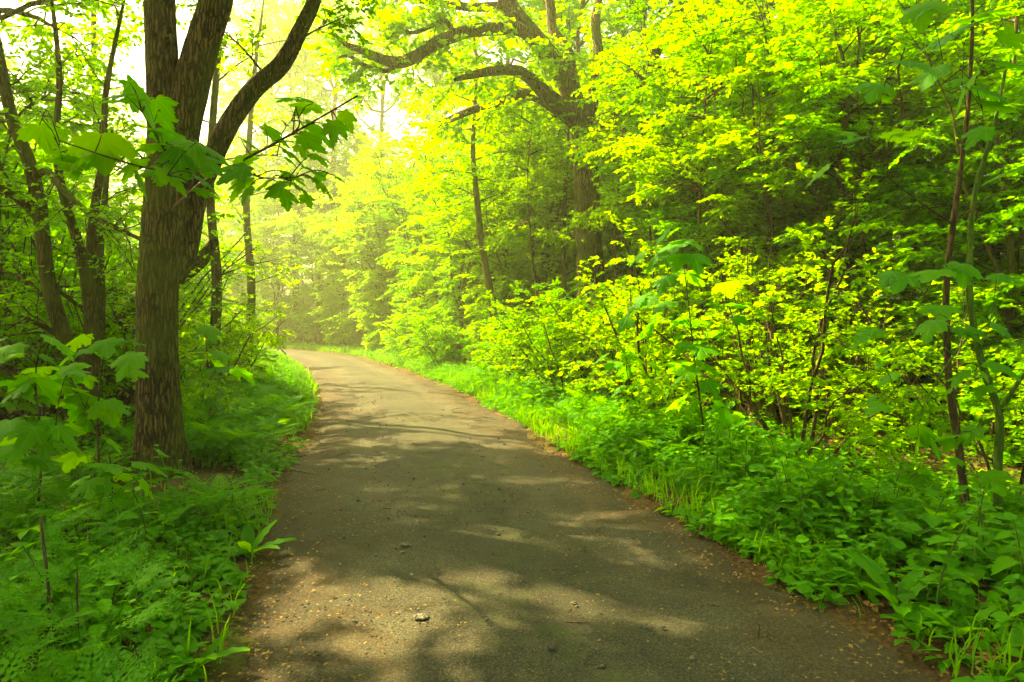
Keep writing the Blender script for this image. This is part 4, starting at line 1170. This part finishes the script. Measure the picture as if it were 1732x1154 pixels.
dead_branch('dead_branch', 'arched dead branch hooked over the undergrowth beside the coppiced stump', [([at(1320, 625, 10.0), at(1310, 590, 10.0), at(1306, 540, 10.0), at(1305, 505, 10.0)], (.03, .035)), ([at(1258, 470, 10.0), at(1275, 492, 10.0), at(1300, 503, 10.0), at(1340, 498, 10.05), at(1420, 498, 10.2), at(1500, 520, 10.4)], (.045, .015)), ([at(1320, 625, 10.0), at(1326, 690, 10.0), at(1335, 745, 10.0)], (.03, .03))])
dead_branch('fallen_branch', 'long fallen branch lying across the ditch below the maple sapling', [([gp(1010, 672, .22), gp(1090, 676, .25), gp(1170, 678, .3), gp(1260, 682, .25)], (.06, .045))])
dead_branch('fallen_branch', 'thin pale fallen branch slanting over the leaf litter by the stump', [([gp(1190, 742, .1), gp(1260, 752, .25), gp(1330, 765, .22), gp(1400, 800, .12)], (.022, .012))])
dead_branch('fallen_branch', 'dark crooked fallen branch on the litter near the right edge', [([gp(1420, 770, .1), gp(1480, 790, .2), gp(1540, 812, .15), gp(1620, 850, .1)], (.03, .012))])
dead_branch('fallen_branch', 'brown fallen branch on the ground beside the big forked tree', [([gp(312, 765, .08), gp(350, 745, .15), gp(385, 720, .35), gp(400, 690, .6)], (.016, .008))])
dead_branch('dead_stalk', 'tall dry bare stalk standing in the herbs at the lower left', [([gp(92, 1115, 0), at(85, 1040, 3.25), at(78, 960, 3.25), at(68, 875, 3.25)], (.009, .006))], M_DEAD)
dead_branch('dead_stalk', 'short dry stalk in the herbs right of the tall dry stalk', [([gp(131, 1110, 0), at(131, 1050, 3.2), at(130, 968, 3.2)], (.006, .004))], M_DEAD)
# ------------------------------------------------------------------ herbs along the verges
rh = np.random.default_rng(400)
NLEAF = []
for k in range(4):
    b_ = MB(); V_, T_ = serrate(8, .36 + .02 * k, .10, .12 + .07 * k, .05, .05); b_.add(V_, None, T_, np.full(len(V_), .15 + .22 * k))
    NLEAF.append(b_.mesh('leaf', M_HERB, True))


def nettle_spec(rng, H, tiers, leaf):
    """stem points and leaf frames of one nettle"""
    lean = rng.normal(0, .10, 2)
    t_ = np.linspace(0, 1, 7)
    P = np.column_stack([lean[0] * t_ ** 2, lean[1] * t_ ** 2, t_ * H]); P[0, 2] = -.05
    out = []
    a0 = rng.uniform(0, 6.28)
    for k in range(tiers):
        f = .22 + .76 * k / max(tiers - 1, 1)
        p = np.array([np.interp(f, t_, P[:, i]) for i in range(3)])
        s = leaf * (1.05 - .55 * max(0, (f - .45) / .55)) * rng.uniform(.85, 1.15)
        for j in range(2):
            a = a0 + k * 1.57 + j * math.pi + rng.normal(0, .2)
            hd = np.array([math.cos(a), math.sin(a), 0])
            d = nrm(hd + np.array([0, 0, rng.uniform(-.35, .25) + (.5 if f > .93 else 0)]))
            n = UP + hd * .25 + rng.normal(0, .15, 3)
            out.append((p + hd * s * .25, d, n, s, p))
    return P, out


def nettle_mesh(rng, H, tiers, leaf, proto):
    mb = MB()
    P, L = nettle_spec(rng, H, tiers, leaf)
    tubes(mb, P[None], np.linspace(.005, .0025, 7)[None], 5, np.array([.3]))
    pos = np.array([l[0] for l in L]); d = np.array([l[1] for l in L]); n = np.array([l[2] for l in L]); s = np.array([l[3] for l in L]); b = np.array([l[4] for l in L])
    put_leaves(mb, proto, pos, d, n, s, rng.random(len(pos)))
    tubes(mb, np.stack([b, pos], 1), np.full((len(pos), 2), .002), 3)
    return mb.mesh('nettle', M_HERB, False)


def nettle_thing(rng, x, y, H, tiers, leaf, lab, group):
    g0 = np.array([x, y, gz(x, y)])
    t_ = empty('nettle_plant', tuple(g0), 0); tag(t_, lab, 'plant', group)
    P, L = nettle_spec(rng, H, tiers, leaf)
    mb = MB(); tubes(mb, P[None], np.linspace(.006, .003, 7)[None], 6)
    b = np.array([l[4] for l in L]); pos = np.array([l[0] for l in L])
    tubes(mb, np.stack([b, pos], 1), np.full((len(pos), 2), .0022), 4)
    mb.build('stem', M_STEM, t_)
    for p, d, n, s, _ in L:
        place_leaf(NLEAF[rng.integers(4)], p, d, n, s, t_, (0, 0, 0))


def verge(rng, y0, y1, d0, d1, right=True):
    """a random spot beside the path"""
    y = rng.uniform(y0, y1)
    i = int(np.argmin(np.abs(DLINE[:, 1] - y)))
    d = rng.uniform(d0, d1) * (1 if right else -1)
    if ((DLINE[i, 0] + DN[i, 0] * d + 3.2) / .75) ** 2 + ((DLINE[i, 1] + DN[i, 1] * d - 6.1) / 1.0) ** 2 < 1:      # bare litter round the foot of the big tree
        return verge(rng, y0, y1, d0, d1, right)
    return DLINE[i, 0] + DN[i, 0] * d, DLINE[i, 1] + DN[i, 1] * d


# nearest nettles, leaf by leaf
for k in range(34):
    x, y = verge(rh, 3.0, 6.2, 1.95, 3.6)
    nettle_thing(rh, x, y, rh.uniform(.38, .62), int(rh.integers(5, 7)), rh.uniform(.11, .17), 'large bright nettle with toothed leaves in the near right verge', 'large nettles in the near right verge')
for k in range(12):
    x, y = verge(rh, 2.6, 5.0, 2.1, 3.6, False)
    nettle_thing(rh, x, y, rh.uniform(.35, .55), int(rh.integers(5, 7)), rh.uniform(.10, .15), 'dark green nettle with toothed leaves in the near left verge', 'nettles in the near left verge')
for k in range(20):
    x, y = verge(rh, 2.3, 4.4, 1.95, 3.2)
    nettle_thing(rh, x, y, rh.uniform(.32, .55), int(rh.integers(4, 6)), rh.uniform(.17, .24), 'nettle with extra large leaves in the lower right corner', 'large-leaved nettles in the lower right corner')
# more nettles, one mesh each
pr = [nettle_mesh(rh, rh.uniform(.4, .7), int(rh.integers(5, 8)), rh.uniform(.10, .15), serrate(5, .36, .1, .2, .05)) for _ in range(6)]
for right, n_, lab, grp, (ya, yb), (da, db) in ((True, 190, 'nettle among the herbs further along the right verge', 'nettles further along the right verge', (5.5, 17), (2.0, 3.8)), (False, 110, 'nettle among the herbs further along the left verge', 'nettles further along the left verge', (3.5, 16), (2.0, 3.4))):
    for k in range(n_):
        x, y = verge(rh, ya, yb, da, db, right)
        o = link('nettle_plant', pr[k % 6]); o.location = (x, y, gz(x, y)); o.rotation_euler = (rh.normal(0, .1), rh.normal(0, .1), rh.uniform(0, 6.28)); s = rh.uniform(.6, 1.0); o.scale = (s, s, s)
        tag(o, lab, 'plant', grp)


# feathery cow parsley
def frond(rng, L, np_=8):
    pos, d, n, s = [], [], [], []
    for k in range(np_):
        f = .25 + .72 * k / (np_ - 1)
        ln = L * .42 * (1 - f) ** .8 + L * .05
        for sg in (-1, 1):
            a = np.array([sg * .82, .57, 0])
            for j in range(5):
                g = (j + .6) / 5
                p = np.array([0, f * L, -.25 * L * f * f]) + a * ln * g + np.array([0, 0, -.12 * ln * g * g])
                for s2 in (-1, 1):
                    pos.append(p); d.append([a[0] * .6 + s2 * -a[1] * .8, a[1] * .6 + s2 * a[0] * .8, -.1]); n.append([0, .15, 1]); s.append(ln * .36 * (1.1 - g))
            pos.append(np.array([0, f * L, -.25 * L * f * f]) + a * ln * .9); d.append(a); n.append([0, .15, 1]); s.append(ln * .25)
    return np.array(pos), np.array(d, float), np.array(n, float), np.array(s)


def parsley_mesh(rng, nf, L):
    mb = MB()
    for k in range(nf):
        a = k * 2.4 + rng.normal(0, .3); e = rng.uniform(.5, 1.2)
        h = rng.uniform(.12, .35)
        pos, d, n, s = frond(rng, L * rng.uniform(.7, 1.1))
        ca, sa, ce, se = math.cos(a), math.sin(a), math.cos(e * .6), math.sin(e * .6)
        R = np.array([[-sa, ca * ce, -ca * se], [ca, sa * ce, -sa * se], [0, se, ce]])
        org = np.array([ca * h * .5, sa * h * .5, h])
        put_leaves(mb, diamond(.26), pos @ R.T + org, d @ R.T, n @ R.T + rng.normal(0, .15, n.shape), s, np.full(len(s), rng.random()))
        tip = np.array([0, L * .9, -.2 * L]) @ R.T + org
        tubes(mb, catmull([[0, 0, -.03], org * .7, org, tip], 8)[None], np.linspace(.004, .0012, 8)[None], 4)
    return mb.mesh('cow_parsley', M_HERB, False)


pp = [parsley_mesh(rh, 6, .34), parsley_mesh(rh, 8, .28), parsley_mesh(rh, 5, .40)]
for right, n_, lab, grp, (ya, yb), (da, db) in ((False, 120, 'feathery cow parsley in the left verge', 'cow parsley in the left verge', (2.4, 14), (1.85, 4.2)), (True, 70, 'feathery cow parsley in the right verge', 'cow parsley in the right verge', (4, 16), (1.8, 3.6))):
    for k in range(n_):
        x, y = verge(rh, ya, yb, da, db, right)
        o = link('cow_parsley', pp[k % 3]); o.location = (x, y, gz(x, y)); o.rotation_euler = (rh.normal(0, .1), rh.normal(0, .1), rh.uniform(0, 6.28)); s = rh.uniform(.7, 1.15); o.scale = (s, s, s)
        tag(o, lab, 'plant', grp)

# docks: rosettes of long broad leaves, leaf by leaf
DOCK = []
for k in range(3):
    b_ = MB(); n_ = 9
    y_ = np.linspace(0, 1, n_); wd = .17 * np.sin(np.pi * np.clip(y_ * .93 + .05, 0, 1)) ** .7
    wav = .02 * np.sin(y_ * 22 + k)
    V_ = np.concatenate([np.column_stack([-wd, y_, .05 - (.25 + .1 * k) * y_ ** 2 + wav]), np.column_stack([0 * y_, y_, -(.25 + .1 * k) * y_ ** 2]), np.column_stack([wd, y_, .05 - (.25 + .1 * k) * y_ ** 2 - wav])])
    q_ = [[a + i, a + n_ + i, a + n_ + i + 1, a + i + 1] for a in (0, n_) for i in range(n_ - 1)]
    b_.add(V_, q_, None, np.full(len(V_), .3 + .2 * k)); DOCK.append(b_.mesh('leaf', M_HERB, True))
for (u_, v_), n_, L, lab in (((1520, 1040), 8, .34, 'broad-leaved dock rosette at the near right edge of the path'), ((1620, 1090), 6, .26, 'small dock rosette in the lower right corner of the verge'), ((420, 940), 7, .25, 'dock rosette with long upright leaves in the left verge'), ((330, 1130), 6, .22, 'dock with one tall upright leaf at the bottom left'), ((395, 900), 6, .26, 'dock rosette just behind the left-verge dock'), ((1255, 868), 6, .26, 'small dock at the middle of the right path edge')):
    p = gp(u_, v_, 0)
    t_ = empty('dock_plant', tuple(p)); tag(t_, lab, 'plant')
    for k in range(n_):
        a = k * 2.4 + rh.normal(0, .2); e = rh.uniform(.35, 1.15)
        hd = np.array([math.cos(a), math.sin(a), 0])
        place_leaf(DOCK[k % 3], hd * .03, hd * math.cos(e) + UP * math.sin(e), UP * math.cos(e) - hd * math.sin(e), L * rh.uniform(.75, 1.15), t_, (0, 0, 0))


# uncountable low cover
def carpet(rng, n, y0, y1, d0, d1, right, hmax, leaf, proto, nl, mbs):
    yv = rng.uniform(y0, y1, n)
    i = np.searchsorted(DLINE[:, 1], yv).clip(0, len(DLINE) - 1)
    d = d0 + (d1 - d0) * rng.random(n) ** 1.15
    sgn = 1 if right else -1
    x = DLINE[i, 0] + DN[i, 0] * d * sgn + rng.normal(0, .05, n); y = DLINE[i, 1] + DN[i, 1] * d * sgn + rng.normal(0, .08, n)
    clump = vnoise(x * 1.4 + 60, y * 1.4 + 60, 91)
    k = rng.random(n) < np.clip(clump * 2.2 - .25, .12, 1)
    k &= ((x + 3.2) / .75) ** 2 + ((y - 6.1) / 1.0) ** 2 > 1
    x, y, d, clump = x[k], y[k], d[k], clump[k]
    z = ground_z(x, y)
    h = hmax * np.clip(.25 + (d - d0) / .8, .25, 1) * (.5 + clump) * rng.uniform(.6, 1.1, len(x))
    m = len(x)
    P = np.stack([x, y, z], -1)
    lean = rng.normal(0, .18, (m, 2))
    f = rng.uniform(.25, 1.0, (m, nl))
    pos = P[:, None] + np.stack([lean[:, :1] * f * h[:, None], lean[:, 1:] * f * h[:, None], f * h[:, None]], -1)
    a = rng.uniform(0, 6.28, (m, nl))
    hd = np.stack([np.cos(a), np.sin(a), rng.uniform(-.35, .25, (m, nl))], -1)
    pos = pos + hd * (.3 * leaf[1])
    nn = UP + rng.normal(0, .3, hd.shape)
    s = rng.uniform(leaf[0], leaf[1], (m, nl)) * (1.1 - .4 * f)
    var = np.clip(.5 * np.repeat(rng.random(m), nl) + .5 * rng.random(m * nl), 0, 1)
    put_leaves(mbs, proto, pos.reshape(-1, 3), hd.reshape(-1, 3), nn.reshape(-1, 3), s.ravel(), var)
    top = np.column_stack([x + lean[:, 0] * h, y + lean[:, 1] * h, z + h])
    tubes(mbs, np.stack([P, (P + top) / 2, top], 1), np.array([[.0028, .002, .0012]]) * np.ones((m, 1)), 3)


near, mid = serrate(3, .40, .08, .15, .05), ovate(.40, .08)
V6 = np.array([[0, 0, 0], [-.30, .22, .05], [-.36, .45, .07], [-.20, .75, .0], [0, 1, -.12], [.20, .75, .0], [.36, .45, .07], [.30, .22, .05], [0, .45, 0]])
near6 = (V6, np.array([[0, 8, 1], [1, 8, 2], [2, 8, 3], [3, 8, 4], [4, 8, 5], [5, 8, 6], [6, 8, 7], [7, 8, 0]])[:, ::-1])
c1 = MB()
carpet(rh, 900, 1.2, 4.6, 1.68, 3.6, True, .26, (.06, .14), near, 8, c1)
carpet(rh, 2600, 2.2, 7.5, 1.62, 4.6, True, .36, (.06, .13), near6, 9, c1)
carpet(rh, 4600, 7.0, 20, 1.62, 4.4, True, .38, (.06, .11), mid, 8, c1)
carpet(rh, 2600, 18, 44, 1.66, 4.4, True, .34, (.08, .15), mid, 8, c1)
tag(c1.build('ground_cover', M_HERB, smooth=False), 'dense low green herbs covering the right verge of the path', 'undergrowth', kind='stuff')
c2 = MB()
carpet(rh, 2300, 1.6, 8.0, 1.72, 5.5, False, .28, (.05, .11), near6, 9, c2)
carpet(rh, 3600, 7.5, 22, 1.66, 4.2, False, .36, (.05, .10), mid, 9, c2)
carpet(rh, 2000, 20, 44, 1.66, 5.0, False, .34, (.08, .15), mid, 8, c2)
tag(c2.build('ground_cover', M_HERB, smooth=False), 'dense low green herbs covering the left verge of the path', 'undergrowth', kind='stuff')
c3 = MB()
carpet(rh, 4200, 3, 26, 3.6, 12, True, .30, (.06, .12), mid, 7, c3)
carpet(rh, 3000, 4, 30, 4.0, 16, False, .32, (.06, .12), mid, 7, c3)
tag(c3.build('undergrowth', M_DEEP, smooth=False), 'patchy seedlings and ivy on the forest floor among the trees', 'undergrowth', kind='stuff')


# grass tufts on the verges
def grass(rng, n, y0, y1, d0, d1, right, L, mbs, wd=.005):
    yv = rng.uniform(y0, y1, n); i = np.searchsorted(DLINE[:, 1], yv).clip(0, len(DLINE) - 1)
    d = rng.uniform(d0, d1, n) * (1 if right else -1)
    x = DLINE[i, 0] + DN[i, 0] * d; y = DLINE[i, 1] + DN[i, 1] * d
    cl = vnoise(x * 1.1 + 20, y * 1.1 + 20, 77); k = rng.random(n) < np.clip(cl * 2.4 - .5, .03, 1)
    x, y = x[k], y[k]; n = len(x)
    z = ground_z(x, y)
    a = rng.uniform(0, 6.28, n); ln = rng.uniform(L[0], L[1], n); b = rng.uniform(.2, .9, n)
    hd = np.column_stack([np.cos(a), np.sin(a), np.zeros(n)]); sd2 = np.column_stack([-np.sin(a), np.cos(a), np.zeros(n)])
    P0 = np.column_stack([x, y, z - .01])
    V_ = []
    for t_, ww in ((0, 1), (.4, .9), (.75, .6), (1, .08)):
        c_ = P0 + hd * (ln * b * t_ ** 2)[:, None] + UP * (ln * (t_ - .35 * b * t_ ** 2))[:, None]
        V_ += [c_ - sd2 * wd * ww, c_ + sd2 * wd * ww]
    V_ = np.stack(V_, 1)
    base = (np.arange(n) * 8)[:, None, None]
    q_ = np.array([[0, 1, 3, 2], [2, 3, 5, 4], [4, 5, 7, 6]])[None] + base
    mbs.add(V_.reshape(-1, 3), q_.reshape(-1, 4), None, np.repeat(rng.random(n), 8))


g1 = MB()
grass(rh, 5000, 2.5, 14, 1.6, 2.6, True, (.10, .32), g1)
grass(rh, 9000, 12, 44, 1.6, 3.4, True, (.15, .42), g1, .008)
grass(rh, 3000, 2, 12, 1.6, 2.8, False, (.10, .30), g1)
grass(rh, 7000, 10, 44, 1.6, 3.4, False, (.15, .40), g1, .008)
grass(rh, 900, 1.5, 9, -.9, .9, True, (.02, .06), g1, .003)
tag(g1.build('grass', M_GRASS, smooth=False), 'thin green grass growing along both path edges', 'grass', kind='stuff')

# fallen leaves, twigs and grit
lt = MB()
n_ = 26000
yv = rh.uniform(1.5, 30, n_) ** 1.0; yv = 1.5 + 28 * rh.random(n_) ** 1.8
i = np.searchsorted(DLINE[:, 1], yv).clip(0, len(DLINE) - 1)
d = np.where(rh.random(n_) < .45, rh.normal(0, .28, n_) + rh.choice([-1.62, 1.62], n_), rh.choice([-1, 1], n_) * (1.6 + 8 * rh.random(n_) ** 1.3))
x = DLINE[i, 0] + DN[i, 0] * d; y = DLINE[i, 1] + DN[i, 1] * d
pd, _ = path_dist(x, y)
z = np.where(np.abs(pd) < 1.5, .012 + .02 * (1 - (np.abs(pd) / 1.6) ** 2), ground_z(x, y) + .012)
a = rh.uniform(0, 6.28, n_)
put_leaves(lt, diamond(.3, .12), np.column_stack([x, y, z]), np.column_stack([np.cos(a), np.sin(a), rh.uniform(-.1, .35, n_)]), UP + rh.normal(0, .35, (n_, 3)), np.where(np.abs(pd) < 1.75, rh.uniform(.01, .035, n_), rh.uniform(.03, .075, n_)), rh.random(n_))
n_ = 9000
yv = 1.5 + 20 * rh.random(n_) ** 1.9; i = np.searchsorted(DLINE[:, 1], yv).clip(0, len(DLINE) - 1); d = rh.uniform(-1.5, 1.5, n_)
x = DLINE[i, 0] + DN[i, 0] * d; y = DLINE[i, 1] + DN[i, 1] * d
kk = rh.random(n_) < np.clip(vnoise(x * 2.2 + 70, y * 2.2 + 70, 55) * 3.2 - 1.3, .04, 1)
x, y, d = x[kk], y[kk], d[kk]; n_ = len(x)
a = rh.uniform(0, 6.28, n_)
put_leaves(lt, diamond(.22, .1), np.column_stack([x, y, .014 + .028 * (1 - (d / 1.6) ** 2)]), np.column_stack([np.cos(a), np.sin(a), rh.uniform(-.1, .2, n_)]), UP + rh.normal(0, .2, (n_, 3)), rh.uniform(.010, .030, n_), rh.random(n_))
tag(lt.build('leaf_litter', M_LITTER, smooth=False), 'scattered dry brown leaves and bud scales along the path', 'litter', kind='stuff')
tw = MB()
n_ = 900
yv = 1.8 + 20 * rh.random(n_) ** 1.5; i = np.searchsorted(DLINE[:, 1], yv).clip(0, len(DLINE) - 1)
d = np.where(rh.random(n_) < .3, rh.uniform(-1.5, 1.5, n_), rh.choice([-1, 1], n_) * (1.5 + 6 * rh.random(n_)))
x = DLINE[i, 0] + DN[i, 0] * d; y = DLINE[i, 1] + DN[i, 1] * d
z = np.where(np.abs(d) < 1.5, .03, ground_z(x, y) + .03)
a = rh.uniform(0, 6.28, n_); ln = np.where(np.abs(d) < 1.6, rh.uniform(.03, .16, n_), rh.uniform(.1, .8, n_))
q_ = np.column_stack([np.cos(a) * ln, np.sin(a) * ln, rh.uniform(0, .12, n_) * ln])
P0 = np.column_stack([x, y, z])
tubes(tw, np.stack([P0, P0 + q_ * .5 + rh.normal(0, .05, q_.shape) * ln[:, None], P0 + q_], 1), np.array([[.003, .0026, .0015]]) * (1 + ln * 2)[:, None], 4)
tag(tw.build('fallen_twigs', M_DEAD, smooth=True), 'thin fallen twigs scattered over the forest floor', 'twigs', kind='stuff')
pb = MB()
n_ = 3500
yv = 1.5 + 14 * rh.random(n_) ** 1.6; i = np.searchsorted(DLINE[:, 1], yv).clip(0, len(DLINE) - 1); d = np.clip(rh.normal(-.1, .7, n_), -1.5, 1.5)
x = DLINE[i, 0] + DN[i, 0] * d; y = DLINE[i, 1] + DN[i, 1] * d; s = rh.uniform(.003, .010, n_) * np.where(rh.random(n_) < .06, 2.2, 1)
oc = np.array([[1, 0, 0], [-1, 0, 0], [0, 1, 0], [0, -1, 0], [0, 0, .6], [0, 0, -.6]], float)
of = np.array([[0, 2, 4], [2, 1, 4], [1, 3, 4], [3, 0, 4], [2, 0, 5], [1, 2, 5], [3, 1, 5], [0, 3, 5]])
V_ = np.column_stack([x, y, .012 + .028 * (1 - (d / 1.6) ** 2)])[:, None] + s[:, None, None] * oc[None] * rh.uniform(.7, 1.3, (n_, 6, 1))
pb.add(V_.reshape(-1, 3), None, (of[None] + (np.arange(n_) * 6)[:, None, None]).reshape(-1, 3), np.repeat(rh.random(n_), 6))
M_STONE = bark_mat('grey_stone', (.07, .07, .055), (.2, .19, .15), bump=.2)
tag(pb.build('gravel', M_STONE, smooth=True), 'small loose grey stones on the path surface', 'gravel', kind='stuff')
for (u_, v_), s, lab in (((700, 880), .075, 'flat pale stone set in the path left of its middle'), ((685, 925), .045, 'small pale stone on the path behind the nearest flat stone'), ((712, 1048), .05, 'flat grey stone on the path nearest the bottom of the picture')):
    p = gp(u_, v_, 0); p[2] = .018
    b_ = MB()
    th = np.linspace(0, 2 * math.pi, 14, endpoint=False); V_ = []
    for rr_, zz in ((1, -.12), (1.0, .05), (.8, .16), (.4, .2)):
        V_ += [[math.cos(t_) * rr_ * (1 + .18 * math.sin(2 * t_ + s * 90) + .08 * math.sin(5 * t_)), math.sin(t_) * rr_ * .7, zz + .03 * math.sin(3 * t_)] for t_ in th]
    V_.append([0, 0, .21]); q_ = [[r * 14 + j, r * 14 + (j + 1) % 14, (r + 1) * 14 + (j + 1) % 14, (r + 1) * 14 + j] for r in range(3) for j in range(14)]
    b_.add(np.array(V_) * np.array([s, s, s * .5]), q_, [[42 + j, 42 + (j + 1) % 14, 56] for j in range(14)])
    o = b_.build('path_stone', M_STONE); o.location = tuple(p); tag(o, lab, 'stone')
for pr in YOUNG + TALL + SHRUB + [THICK]:
    if id(pr) not in used:
        raise RuntimeError('unused prototype')
